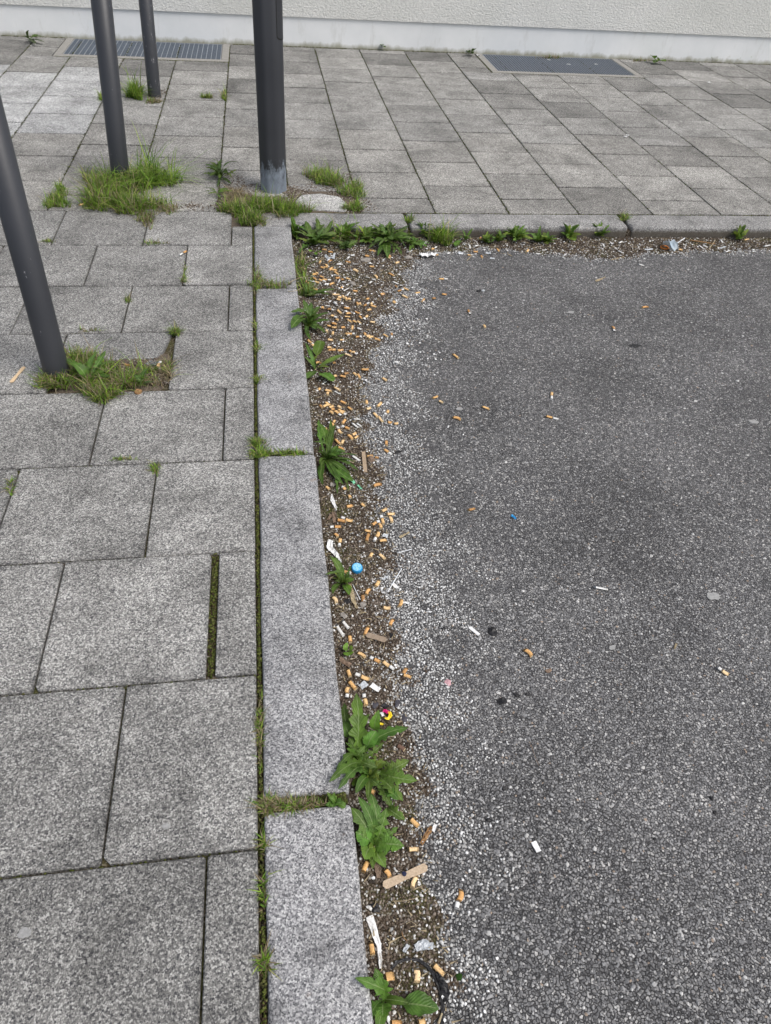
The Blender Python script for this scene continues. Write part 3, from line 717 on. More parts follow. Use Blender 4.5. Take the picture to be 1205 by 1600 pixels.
# towards the wall and to the right: columns running to the wall
XC = [-3.18, -2.81, -2.44, -2.07, -1.70, -1.36, -0.99, -0.62, -0.238, 0.10, 0.435, 0.80, 1.172, 1.533, 1.927, 2.30, 2.66, 3.03, 3.395, 3.785, 4.125, 4.49, 4.855, 5.22, 5.585, 5.95, 6.315]
GL = (-1.486, -0.238, 6.297); GR = (1.776, 3.040, 6.250)           # light well frames: x0, x1, front
def tone_at(x, y):
    t = R.uniform(0.96, 1.18)
    q = R.random()
    if y > 5.0 and q < 0.30: t *= 0.74
    elif q < 0.06: t *= 0.84
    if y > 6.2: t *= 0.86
    if x < -0.9 and 4.3 < y < 5.75: t = R.uniform(1.5, 1.75)  # sheen of reflected light put into the slab colour
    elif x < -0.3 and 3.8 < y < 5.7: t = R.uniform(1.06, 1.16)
    return t
for c in range(len(XC) - 1):
    x0, x1 = XC[c], XC[c + 1]
    ys = [3.462 + 0.3645 * k for k in range(11)] if c % 2 == 1 else [3.462] + [3.652 + 0.3638 * k for k in range(10)]
    ys = [y for y in ys if y < WALL_Y - 0.06] + [WALL_Y - 0.006]
    for j in range(len(ys) - 1):
        y0, y1 = ys[j], ys[j + 1]; a, b = x0, x1; mid = (x0 + x1) / 2
        if x0 == -0.238 and j in (0, ): continue                    # soil round the big post
        if x0 == 0.10 and j == 0: continue
        for g in (GL, GR):
            if y1 > g[2] and g[0] < mid < g[1]:
                if y0 > g[2] - 0.02: a = b
                else: y1 = g[2] - 0.003
            elif y1 > g[2] + .02 and a < g[0] < b and mid < g[0]:
                if y0 < g[2] - 0.03: slab(a, b, y0, g[2] - 0.003, tone_at(mid, y0)); y0 = g[2] - 0.003
                b = g[0] - 0.003
            elif y1 > g[2] + .02 and a < g[1] < b and mid > g[1]:
                if y0 < g[2] - 0.03: slab(a, b, y0, g[2] - 0.003, tone_at(mid, y0)); y0 = g[2] - 0.003
                a = g[1] + 0.003
        if b - a < 0.02 or y1 - y0 < 0.02: continue
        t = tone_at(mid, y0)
        slab(a, b, y0, y1, t, (.98, 1.0, 1.03) if t > 1.3 else ((1.0, 0.985, 0.955) if y0 < 4.4 else (1, 0.995, 0.98)))  # first tint: bluish cast of the painted sheen on the brightened slabs
# column with the big post: the slab behind is cut, the one to its right is a small cement patch
slab(0.12, 0.4, 3.48, 3.66, tone=1.55, poly=[(0.135, 3.50), (0.36, 3.475), (0.392, 3.53), (0.35, 3.66), (0.26, 3.70), (0.165, 3.68), (0.13, 3.60)], label='pale cut slab with rounded corners beside the thick post', z=0.001)
slab(0.105, 0.43, 3.70, 3.82, tone=0.9, poly=[(0.20, 3.735), (0.43, 3.735), (0.43, 3.822), (0.105, 3.822), (0.105, 3.80)], z=0.0)

# ---------------------------------------------------------------- kerb
def stone_box(x0, x1, y0, y1, z0, z1, bev, seed, nseg=14):
    """kerb stone: rounded edges, gently uneven outline"""
    bm = bmesh.new(); box_bm(bm, x0, x1, y0, y1, z0, z1)
    long_y = (y1 - y0) > (x1 - x0)
    es = [e for e in bm.edges if abs((e.verts[0].co - e.verts[1].co)[1 if long_y else 0]) > 0.05]
    bmesh.ops.subdivide_edges(bm, edges=es, cuts=nseg, use_grid_fill=True)
    top = [e for e in bm.edges if (e.verts[0].co.z > z1 - 1e-5 and e.verts[1].co.z > z1 - 1e-5 and len([f for f in e.link_faces if abs(f.normal.z) < 0.5]) > 0)]
    bm.normal_update()
    top = [e for e in bm.edges if e.verts[0].co.z > z1 - 1e-5 and e.verts[1].co.z > z1 - 1e-5 and any(abs(f.normal.z) < .5 for f in e.link_faces)]
    cor = [e for e in bm.edges if abs(e.verts[0].co.x - e.verts[1].co.x) < 1e-6 and abs(e.verts[0].co.y - e.verts[1].co.y) < 1e-6 and
           min(abs(e.verts[0].co.x - x0), abs(e.verts[0].co.x - x1)) < 1e-5 and min(abs(e.verts[0].co.y - y0), abs(e.verts[0].co.y - y1)) < 1e-5]
    bmesh.ops.bevel(bm, geom=top + cor, offset=bev, segments=3, affect='EDGES', profile=0.5)
    q = random.Random(seed); ph = [q.uniform(0, 6) for _ in range(8)]
    for v in bm.verts:
        t = v.co.y if long_y else v.co.x
        w = 0.0009 * math.sin(t * 13 + ph[0]) + 0.0006 * math.sin(t * 61 + ph[1]) + q.uniform(-.0006, .0006)
        s = (v.co.x - (x0 + x1) / 2) / (x1 - x0) if long_y else (v.co.y - (y0 + y1) / 2) / (y1 - y0)
        if long_y: v.co.x += w * s * 2
        else: v.co.y += w * s * 2
        v.co.z += 0.0008 * math.sin(t * 17 + ph[2]) + q.uniform(-.0004, .0004)
    return bm_mesh('kerb_stone', bm, M['granite'], smooth=True)

bm = bmesh.new(); box_bm(bm, -0.0735, 0.088, -1.3, 3.296, -0.28, -0.022); box_bm(bm, -0.06, 6.6, 3.306, 3.4595, -0.28, -0.022)
kerb = tag(link('kerb', bm_mesh('kerb', bm, M['joint'])), kind='structure')
KX0, KX1 = -0.0655, 0.097
for i, (a, b, d) in enumerate([(-1.3, -0.44, 0), (-0.43, 0.605, 0), (0.632, 1.655, 0), (1.667, 2.694, -.001), (2.706, 3.290, -.004)]):
    o = link('kerb_stone', stone_box(KX0 + d, KX1 + d * .5, a, b, -0.16, 0.004, 0.0085, i), kerb)
    o.color = ((1, .99, .985, 1), (1.06, 1.05, 1.05, 1), (0.98, .975, .975, 1), (0.99, .985, .985, 1), (0.92, .915, .90, 1))[i]
for i, (a, b) in enumerate([(-0.06, 0.640), (0.651, 1.728), (1.748, 2.825), (2.834, 3.92), (3.93, 5.0), (5.01, 6.1)]):
    o = link('kerb_stone', stone_box(a, b, 3.300, 3.457, -0.16, 0.002, 0.012, 20 + i), kerb)
    t = 0.86 + 0.05 * (i % 2); o.color = (t * 1.05, t * 1.03, t * .99, 1)

# ---------------------------------------------------------------- road, gutter dirt, loose grit
XB = np.array([[-1.3, .21], [.25, .221], [.34, .228], [.44, .236], [.62, .242], [.84, .252], [1.01, .240], [1.15, .262], [1.45, .275], [1.68, .285], [1.91, .276], [2.1, .30], [2.44, .40], [2.74, .50], [3.0, .60], [3.31, .7]])
XG = np.array([[-1.3, .27], [.24, .283], [.43, .312], [.61, .339], [.83, .366], [1.1, .424], [1.24, .455], [1.58, .449], [1.9, .466], [2.25, .504], [2.6, .62], [3.0, .72], [3.31, .8]])
YB = np.array([[.0, 2.9], [.4, 3.0], [.65, 3.107], [.8, 3.17], [1.1, 3.19], [1.35, 3.13], [1.53, 3.06], [1.75, 3.12], [1.9, 3.15], [2.42, 3.18], [3.2, 3.17], [6.5, 3.2]])
def wob(x, y): return 0.016 * np.sin(x * 31 + y * 19) + 0.011 * np.sin(y * 53 - x * 13 + 1) + 0.008 * np.sin(x * 97 + y * 71)
def dirtness(x, y):
    """1 well inside the brown dirt, 0 outside"""
    xb = np.interp(y, XB[:, 0], XB[:, 1]); yb = np.interp(x, YB[:, 0], YB[:, 1])
    a = (xb + wob(x, y) - x) / 0.03; b = (y - yb + wob(y, x)) / 0.022
    return np.clip(np.maximum(a, b) + 0.5, 0, 1)
def gritness(x, y):
    xg = np.interp(y, XG[:, 0], XG[:, 1]); yb = np.interp(x, YB[:, 0], YB[:, 1]) - 0.03
    a = (xg + 3.0 * wob(x, y) - x) / 0.15; b = (y - yb + wob(y, x)) / 0.05
    return np.clip(np.maximum(a, b) + 0.25, 0, 1)
def brownness(x, y):
    xb = np.interp(y, XB[:, 0], XB[:, 1]); yb = np.interp(x, YB[:, 0], YB[:, 1])
    a = (xb + 1.6 * wob(x, y) - x) / 0.055; b = (y - yb + wob(y, x)) / 0.04
    return np.clip(np.maximum(a, b) + 0.30, 0, 0.94)
def dirt_z(x, y):
    d = dirtness(x, y); edge = np.minimum(np.abs(x - 0.097), np.abs(3.30 - y))
    return ROAD - 0.0035 + d * (0.0055 + 0.009 * np.exp(-edge / 0.05)) + 0.0015 * np.sin(x * 60 + 1) * np.sin(y * 47) * d
def gz(x, y): return max(ROAD, float(dirt_z(np.float64(x), np.float64(y))))

road = tag(link('road', sheet(0.085, 9.0, -3.0, 3.31, ROAD, 'road', M['asphalt'])), kind='structure')
def grid_sheet(name, xs, ys, mat):
    X, Y = np.meshgrid(xs, ys); Z = dirt_z(X, Y); V = np.stack([X, Y, Z], -1).reshape(-1, 3)
    nx, ny = len(xs), len(ys); i = np.arange(nx - 1)[None, :] + nx * np.arange(ny - 1)[:, None]; i = i.ravel()
    F = np.concatenate([np.stack([i, i + 1, i + nx + 1], 1), np.stack([i, i + nx + 1, i + nx], 1)])
    keep = (dirtness(V[:, 0], V[:, 1])[F] > 0).any(1)
    return big_mesh(name, V, F[keep], mat, smooth=True)
tag(link('gutter_dirt', grid_sheet('gutter_dirt', np.linspace(0.09, 0.80, 72), np.linspace(-1.0, 3.305, 360), M['soil'])), kind='structure')
tag(link('gutter_dirt', grid_sheet('gutter_dirt', np.linspace(0.803, 6.5, 500), np.linspace(2.98, 3.305, 30), M['soil'])), kind='structure')

ICO_V = None
def _ico():
    bm = bmesh.new(); bmesh.ops.create_icosphere(bm, subdivisions=1, radius=1.0)
    v = np.array([p.co[:] for p in bm.verts]); f = np.array([[q.index for q in p.verts] for p in bm.faces]); bm.free(); return v, f
ICO_V, ICO_F = _ico()
OCT_V = np.array([(1, 0, 0), (-1, 0, 0), (0, 1, 0), (0, -1, 0), (0, 0, 1), (0, 0, -1)], float)
OCT_F = np.array([(0, 2, 4), (2, 1, 4), (1, 3, 4), (3, 0, 4), (2, 0, 5), (1, 2, 5), (3, 1, 5), (0, 3, 5)])
def pebbles(name, P, size, col, mat, base='ico', flat=(0.45, 0.8), smooth=True, tilt=0.35, rough=0.22):
    BV, BF = (ICO_V, ICO_F) if base == 'ico' else (OCT_V, OCT_F)
    n = len(P); nb = len(BV)
    V = np.repeat(BV[None], n, 0) * (1 + RN.uniform(-rough, rough, (n, nb, 1)))
    sc = np.stack([size * RN.uniform(0.75, 1.25, n), size * RN.uniform(0.6, 1.0, n), size * RN.uniform(flat[0], flat[1], n)], 1)
    V *= sc[:, None, :]
    a = RN.uniform(0, 2 * np.pi, n); b = RN.normal(0, tilt, n)
    y = V[:, :, 1] * np.cos(b)[:, None] - V[:, :, 2] * np.sin(b)[:, None]; z = V[:, :, 1] * np.sin(b)[:, None] + V[:, :, 2] * np.cos(b)[:, None]
    x = V[:, :, 0] * np.cos(a)[:, None] - y * np.sin(a)[:, None]; yy = V[:, :, 0] * np.sin(a)[:, None] + y * np.cos(a)[:, None]
    V = np.stack([x, yy, z], -1) + P[:, None, :]
    F = (BF[None] + (np.arange(n) * nb)[:, None, None]).reshape(-1, 3)
    C = np.repeat(col, nb, 0)
    return big_mesh(name, V.reshape(-1, 3), F, mat, C, smooth)
def jgrid(x0, x1, y0, y1, s, j=0.46):
    X, Y = np.meshgrid(np.arange(x0, x1, s), np.arange(y0, y1, s)); X = X.ravel(); Y = Y.ravel()
    return X + RN.uniform(-j, j, len(X)) * s, Y + RN.uniform(-j, j, len(Y)) * s
def pal(n, cols, probs, var=0.2):
    c = np.array(cols)[RN.choice(len(cols), n, p=np.array(probs) / sum(probs))]
    return c * (1 + RN.uniform(-var, var, (n, 1)))
BROWN = ([(.075, .055, .040), (.125, .098, .076), (.20, .165, .135), (.33, .30, .265), (.58, .57, .54), (.04, .032, .026)], [24, 30, 20, 14, 7, 7])
PALE = ([(.54, .54, .525), (.41, .408, .40), (.28, .277, .27), (.16, .155, .15), (.72, .72, .71), (.30, .25, .20)], [26, 26, 22, 11, 11, 4])
CHIP = ([(.15, .149, .15), (.22, .219, .22), (.31, .308, .305), (.47, .465, .45), (.10, .099, .10), (.30, .24, .19)], [34, 28, 17, 7, 12, 2])
def grit_field(name, x0, x1, y0, y1, s, base, dens=1.0, far=False):
    x, y = jgrid(x0, x1, y0, y1, s)
    d = dirtness(x, y); g = gritness(x, y)
    k = RN.random(len(x)) < np.maximum(d * 0.99, np.clip(g * 1.25, 0, .97)) * dens
    x, y, d, g = x[k], y[k], d[k], g[k]; n = len(x)
    isb = RN.random(n) < brownness(x, y)
    cb = pal(n, *BROWN); cg = pal(n, *PALE); c = np.where(isb[:, None], cb, cg)
    sz = s * RN.uniform(0.38, 0.66, n) * np.where(RN.random(n) < 0.06, 1.35, 1.0)
    z = np.maximum(ROAD, dirt_z(x, y)) + sz * RN.uniform(0.05, 0.45, n)
    tag(link(name, pebbles(name, np.stack([x, y, z], 1), sz, c, M['stone'], base)), kind='stuff')
grit_field('loose_grit', 0.100, 0.66, 0.05, 1.30, 0.0054, 'ico')
grit_field('loose_grit', 0.100, 0.85, 1.30, 3.29, 0.0066, 'oct')
grit_field('loose_grit', 0.85, 3.4, 2.93, 3.298, 0.0085, 'oct')
def chip_field(x0, x1, y0, y1, s, base, keep):
    x, y = jgrid(x0, x1, y0, y1, s)
    k = (RN.random(len(x)) < keep * (1 + 0.25 * np.sin(x * 9 + 1) * np.sin(y * 7))) & (RN.random(len(x)) > gritness(x, y) * 1.1) & (dirtness(x, y) <= 0)
    x, y = x[k], y[k]; n = len(x); sz = s * RN.uniform(0.28, 0.60, n) * np.where(RN.random(n) < .10, 1.5, 1.0)
    z = ROAD - sz * RN.uniform(0.05, 0.32, n)
    o = link('chippings', pebbles('chippings', np.stack([x, y, z], 1), sz, pal(n, *CHIP), M['chip'], base, flat=(0.45, 0.7), smooth=False, tilt=0.2, rough=0.28), road)
    tag(o, kind='stuff')
chip_field(0.28, 1.25, 0.02, 1.15, 0.0058, 'ico', 0.74)
chip_field(0.36, 2.0, 1.15, 3.2, 0.0088, 'oct', 0.62)

sv = []; sf = []; nn = 26
for j in range(nn + 1):
    for i in range(nn + 1):
        x = -.34 + .82 * i / nn; y = 3.30 + .56 * j / nn
        e = min(i, nn - i, j, nn - j); inside = (-.236 < x < .433 and 3.46 < y < 3.83)
        sv.append((x, y, (-.0055 if e else -.014) + R.uniform(-.002, .002) + (0.002 if inside else -.001) - (0.02 if y < 3.46 and x > -.09 else 0)))
for j in range(nn):
    for i in range(nn): a = j * (nn + 1) + i; sf.append((a, a + 1, a + nn + 2, a + nn + 1))
pv = [(-.70 + .345 * i / 16, 2.018 + .24 * j / 10, (-.0045 if 0 < j < 10 and 0 < i < 16 else -.013) - .004 * math.sin(i * .9) * math.sin(j * .8) + R.uniform(-.0015, .0015)) for j in range(11) for i in range(17)]
pf = [(j * 17 + i, j * 17 + i + 1, (j + 1) * 17 + i + 1, (j + 1) * 17 + i) for j in range(10) for i in range(16)]
tag(link('bare_soil', mesh('bare_soil', pv, pf, M['soil2'], True)), kind='structure')
tag(link('bare_soil', mesh('bare_soil', sv, sf, M['soil2'], True)), kind='structure')

# ---------------------------------------------------------------- wall and light wells
w = tag(empty('house_wall', (1.5, WALL_Y, 0)), 'pale rendered house wall with smooth painted plinth along the back of the pavement', 'wall')
bm = bmesh.new(); box_bm(bm, -9, 9, -0.012, 0.3, 0.204, 3.2); link('rough_render', bm_mesh('rough_render', bm, M['rwall']), w)
bm = bmesh.new(); box_bm(bm, -9, 9, 0.0, 0.3, -0.2, 0.2045)
o = link('plinth', bm_mesh('plinth', bm, M['plinth']), w)
def light_well(x0, x1, y0, y1, nb, label, ft):
    t = tag(empty('light_well_grate', ((x0 + x1) / 2, (y0 + y1) / 2, 0)), label, 'grate', 'cellar light well grates in the pavement')
    W, D = (x1 - x0) / 2, (y1 - y0) / 2; f = 0.055
    bm = bmesh.new()
    for q in ((-W, W, -D, -D + f), (-W, -W + f, -D + f + .001, D - 0.006), (W - f, W, -D + f + .001, D - 0.006)): box_bm(bm, *q, -0.09, 0.003)
    bmesh.ops.bevel(bm, geom=[e for e in bm.edges if min(v.co.z for v in e.verts) > 0], offset=0.003, segments=1, affect='EDGES')
    o = link('frame', bm_mesh('frame', bm, M['conc']), t); o.color = (1, 1, 1, 1)
    bm = bmesh.new(); box_bm(bm, -W + f, W - f, -D + f, D, -0.10, -0.085); link('shaft_bottom', bm_mesh('shaft_bottom', bm, M['dark']), t)
    X0, X1, Y0, Y1 = -W + f + .003, W - f - .003, -D + f + .003, D - 0.012
    bm = bmesh.new()
    for q in ((X0, X1, Y0, Y0 + .004), (X0, X1, Y1 - .004, Y1), (X0, X0 + .004, Y0 + .0042, Y1 - .0042), (X1 - .004, X1, Y0 + .0042, Y1 - .0042)): box_bm(bm, *q, -0.025, 0.000)
    link('rim', bm_mesh('rim', bm, M['galv']), t)
    bm = bmesh.new(); box_bm(bm, -0.0016, 0.0016, Y0 + .0045, Y1 - .0045, -0.025, 0.0); bar = bm_mesh('bearing_bar', bm, M['galv'])
    for i in range(1, nb): link('bearing_bar', bar, t, (X0 + (X1 - X0) * i / nb, 0, 0))
    bm = bmesh.new(); n = int((Y1 - Y0) / 0.0115)
    for i in range(1, n):
        y = Y0 + (Y1 - Y0) * i / n; box_bm(bm, X0 + .005, X1 - .005, y - 0.0030, y + 0.0030, -0.022, -0.0035)
    o = link('cross_mesh', bm_mesh('cross_mesh', bm, M['mesh']), t); o['kind'] = 'stuff'
    return t
light_well(GL[0] + .003, GL[1] - .003, GL[2], WALL_Y - 0.004, 31, 'blue-grey steel grate with widely spaced bars at the wall, behind the thin posts', 0)
light_well(GR[0] + .003, GR[1] - .003, GR[2], WALL_Y - 0.004, 52, 'blue-grey steel grate in pale frame at the wall, right one with fine close bars', 0)

# ---------------------------------------------------------------- posts
def post_mesh(r, h0, h1, lean, n=32, octo=False, cap=False, mat=None, name='tube'):
    zs = [h0, h1] if not cap else [h0, h1 - .012, h1 - .003, h1]
    rr = [r, r] if not cap else [r, r, r * .85, r * .5]
    vs = []; fs = []
    for z, q in zip(zs, rr):
        for i in range(n):
            a = 2 * math.pi * (i + .5) / n
            k = 1.0
            if octo:
                s = math.pi / 4; aa = (a + s / 2) % s - s / 2; k = min(1 / math.cos(aa), 1.045) * .965
            vs.append((q * k * math.cos(a) + lean * z, q * k * math.sin(a), z))
    for j in range(len(zs) - 1):
        for i in range(n): fs.append((j * n + i, j * n + (i + 1) % n, (j + 1) * n + (i + 1) % n, (j + 1) * n + i))
    fs.append(tuple(range((len(zs) - 1) * n, len(zs) * n)))
    me = mesh(name, vs, fs, mat, smooth=True)
    me.polygons[len(fs) - 1].use_smooth = False
    return me
for (x, y, lean, r, lab) in [(-0.703, 2.115, .025, .039, 'nearest thin grey steel post, rising from grass and dandelions at the left edge'),
                             (-0.716, 3.86, .075, .0435, 'thin dark grey post standing in the largest grass clump'),
                             (-0.686, 5.34, .05, .040, 'farthest of the thin dark grey posts, heavily scratched, standing near the left grate')]:
    p = tag(empty('steel_post', (x, y, 0)), lab, 'post', 'thin grey steel posts on the pavement')
    link('tube', post_mesh(r, -0.2, 1.14, lean, cap=False, mat=M['postw' if y > 5 else 'post']), p)
    c = link('end_cap', post_mesh(r * 1.02, 1.1405, 1.160, lean, cap=True, mat=M['black'], name='end_cap'), p)
p = tag(empty('lamp_post', (0.030, 3.756, 0)), 'thick dark grey post with scuffed bluish foot by the kerb corner', 'post')
link('shaft', post_mesh(.0655, -0.05, 3.6, .010, n=48, octo=True, mat=M['worn'], name='shaft'), p)
c = link('top_cap', post_mesh(.068, 3.601, 3.65, .010, n=48, cap=True, mat=M['black'], name='top_cap'), p)
# service door on the side that faces right: an outline groove and a slightly raised leaf, rounded below
def door_panel(r, z0, z1, a0, a1, th, name, mat, lean=.01, rc=.012):
    vs = []; fs = []; na, nz = 8, 16
    for j in range(nz + 1):
        z = z0 + (z1 - z0) * j / nz
        if j <= 5: z = z0 + rc * (1 - math.cos(math.pi / 2 * j / 5)) * 1.3; 
        sh = 0.0 if j >= 5 else (1 - math.sin(math.pi / 2 * max(j, 0.2) / 5)) * .35
        for i in range(na + 1):
            a = a0 + (a1 - a0) * (sh + (1 - 2 * sh) * i / na)
            s = math.pi / 4; aa = (a + s / 2) % s - s / 2; k = min(1 / math.cos(aa), 1.045) * .965
            vs.append(((r * k + th) * math.cos(a) + lean * z, (r * k + th) * math.sin(a), z))
    w_ = na + 1
    for j in range(nz):
        for i in range(na): fs.append((j * w_ + i, j * w_ + i + 1, (j + 1) * w_ + i + 1, (j + 1) * w_ + i))
    return mesh(name, vs, fs, mat, smooth=True)
A0, A1 = math.radians(-54), math.radians(12)
link('door_gap', door_panel(.0655, 0.642, 1.25, A0 - .05, A1 + .05, .0006, 'door_gap', M['dark']), p)
link('service_door', door_panel(.0655, 0.647, 1.245, A0, A1, .0014, 'service_door', M['worn']), p)
# ---------------------------------------------------------------- cigarette butts
def tube_mesh(name, r, mats, crush, seed, caps=(1, 1), bend=0.0, n=10, seg=6, z0=0.0, z1=1.0, flare=0.0):
    """butt piece of unit length along +X from z0 to z1; r in units of its length is set by scaling"""
    q = random.Random(seed); vs = []; fs = []; mi = []
    for j in range(seg + 1):
        t = z0 + (z1 - z0) * j / seg; k = 1 + q.uniform(-.035, .035); c = crush * q.uniform(.92, 1.06)
        for i in range(n):
            a = 2 * math.pi * i / n; rr = r * k * (1 + q.uniform(-.03, .03))
            if flare and j == seg: rr *= 1 + flare * q.uniform(-1, 1)
            vs.append((t if 0 < j < seg or caps[0] == 0 else t + q.uniform(-.0, .0), rr * math.cos(a) * (1 + (1 - c) * .45) + bend * t * (1 - t) * 4 * 0.25, rr * math.sin(a) * c))
    for j in range(seg):
        for i in range(n): fs.append((j * n + i, j * n + (i + 1) % n, (j + 1) * n + (i + 1) % n, (j + 1) * n + i)); mi.append(0)
    vs.append((z0 + 0.0, 0, 0)); vs.append((z1, 0, 0)); a, b = len(vs) - 2, len(vs) - 1
    for i in range(n):
        fs.append((a, (i + 1) % n, i)); mi.append(1 if len(mats) > 1 else 0)
        fs.append((b, seg * n + i, seg * n + (i + 1) % n)); mi.append(len(mats) - 1)
    return mesh(name, vs, fs, mats, smooth=True, midx=mi)
RB = 0.0042
# meshes are real size in y and z, unit length in x
FM = [tube_mesh('filter', RB, [M['filt'], M['fcore']], q.choice([.85, .8, .7, .5]), 40 + i, bend=q.uniform(-.016, .016)) for i, q in ((i, random.Random(i)) for i in range(9))]
PM = [tube_mesh('paper', RB * .90, [M['white'], M['white'], M['ash'] if i % 2 else M['white']], q.uniform(.45, .85), 70 + i, flare=.25) for i, q in ((i, random.Random(i + 50)) for i in range(6))]
BMs = [tube_mesh('butt', RB * 1.1, [M['brown'], M['fcore']], .9, 5)]

LANDMARKS = [(494, 394, 'yellow-green corner seedling'), (515, 402, 'pale blue film'), (572, 406, 'flat beige stone'), (551, 443, 'round brownish stone'), (520, 457, 'low toothed weed'),
    (488, 512, 'dark bushy dandelion'), (535, 553, 'long lance leaf'), (668, 399, 'crumpled white tissue'), (578, 530, 'level pale stem'), (603, 515, 'grey grit edge'), (561, 600, 'grey paper stub'), (515, 596, 'broad round leaf'),
    (578, 717, 'round cone lump'), (571, 722, 'cardboard strip'), (508, 670, 'narrow-leaved weed'), (493, 632, 'small kerbside leaf'), (571, 640, 'level white stub'), (612, 640, 'crossed orange pair'), (690, 376, 'dark grass tuft'), (806, 376, 'bushy weed with stalk'), (735, 440, 'lone white-tipped butt'),
    (888, 372, 'fresh upright weed'), (934, 371, 'star-shaped weed'), (1048, 382, 'face mask'), (1098, 378, 'long brown twig'), (1151, 374, 'isolated right weed'), (748, 455, 'far black lump'), (855, 380, 'pale-tipped weed')]
ORD = ['nearest', 'second', 'third', 'fourth', 'fifth', 'sixth', 'seventh', 'eighth', 'ninth', 'tenth']
AUTO = {}; _b = {}
for _i, (_k, _x1, _y1, _x2, _y2, _l) in enumerate(BUTTS):
    if _l: continue
    _x, _y = (_x1 + _x2) / 2, (_y1 + _y2) / 2
    _n = min(LANDMARKS, key=lambda m: (m[0] - _x) ** 2 + (m[1] - _y) ** 2)
    _a = math.degrees(math.atan2(_n[1] - _y, _x - _n[0])) % 360
    _d = ['to the right', 'to the upper right', 'above', 'to the upper left', 'to the left', 'to the lower left', 'below', 'to the lower right'][int((_a + 22.5) // 45) % 8]
    _b.setdefault((_k, _n[2], _d), []).append((math.hypot(_n[0] - _x, _n[1] - _y), _i, math.degrees(math.atan2(-(_y2 - _y1), _x2 - _x1)) % 180))
for (_k, _n, _d), _v in _b.items():
    for _r, (_q, _i, _a) in enumerate(sorted(_v)):
        _o = 'level' if _a < 20 or _a > 160 else ('upright' if 70 < _a < 110 else ('rising' if _a < 90 else 'falling'))
        _kd = {'F': 'orange filter butt', 'W': 'white-ended orange butt', 'P': 'white paper stub'}[_k]
        _rel = _d + (' the ' if _d in ('above', 'below') else ' of the ')
        AUTO[_i] = '%s %s, %s %s%s' % (_o, _kd, ORD[_r] if len(_v) > 1 else 'only one', _rel, _n)
def butt(kind, x1, y1, x2, y2, label, idx):
    q = random.Random(idx * 7 + 3)
    on_pave = x1 < 440 or (y1 < 350)
    z = 0.004 if on_pave else ROAD + 0.004
    a, b = at(x1, y1, z), at(x2, y2, z)
    if not on_pave:
        g = gz((a.x + b.x) / 2, (a.y + b.y) / 2) + 0.0042
        a, b = at(x1, y1, g), at(x2, y2, g)
    L = (b - a).length
    if L < 0.012: 
        mid = (a + b) / 2; d = (b - a).normalized(); a, b = mid - d * .0065, mid + d * .0065; L = .013
    L = min(L, 0.034 if kind == 'F' else 0.05)
    extra = q.uniform(0, 0.004) if (y1 < 600 and x1 < 640) else 0.0
    loc = Vector((a.x, a.y, a.z + extra)); rz = math.atan2(b.y - a.y, b.x - a.x)
    tilt = q.uniform(-.10, .10)
    grp = 'cigarette butts on pavement, gutter and asphalt'
    if not label: label = AUTO[idx]
    rot = (q.uniform(-.5, .5) if kind != 'W' else 0, -tilt * .5, rz)
    name = 'cigarette_butt'
    if kind == 'W':
        t = empty(name, loc); t.rotation_euler = rot
        Lf = min(0.62 * L, .023); 
        f = link('filter', FM[q.randrange(9)], t); f.scale = (Lf, 1, 1)
        p = link('paper', PM[q.randrange(6)], t, (Lf - .0005, 0, 0)); p.scale = (L - Lf, 1, 1)
        p.rotation_euler = (0, 0, q.uniform(-.12, .12))
    elif kind == 'P':
        t = link(name, PM[q.randrange(6)], None, loc); t.scale = (L, .85, .7); t.rotation_euler = rot
    elif kind == 'B':
        t = link(name, BMs[0], None, loc); t.scale = (L, 1, 1); t.rotation_euler = rot
    elif kind == 'Y':
        t = link(name, FM[3], None, loc); t.scale = (L, 1.8, .8); t.rotation_euler = rot
    else:
        t = link(name, FM[q.randrange(9)], None, loc); t.scale = (L, 1, 1); t.rotation_euler = rot
    tag(t, label, 'cigarette butt', grp)
for i, r in enumerate(BUTTS): butt(*r, i)

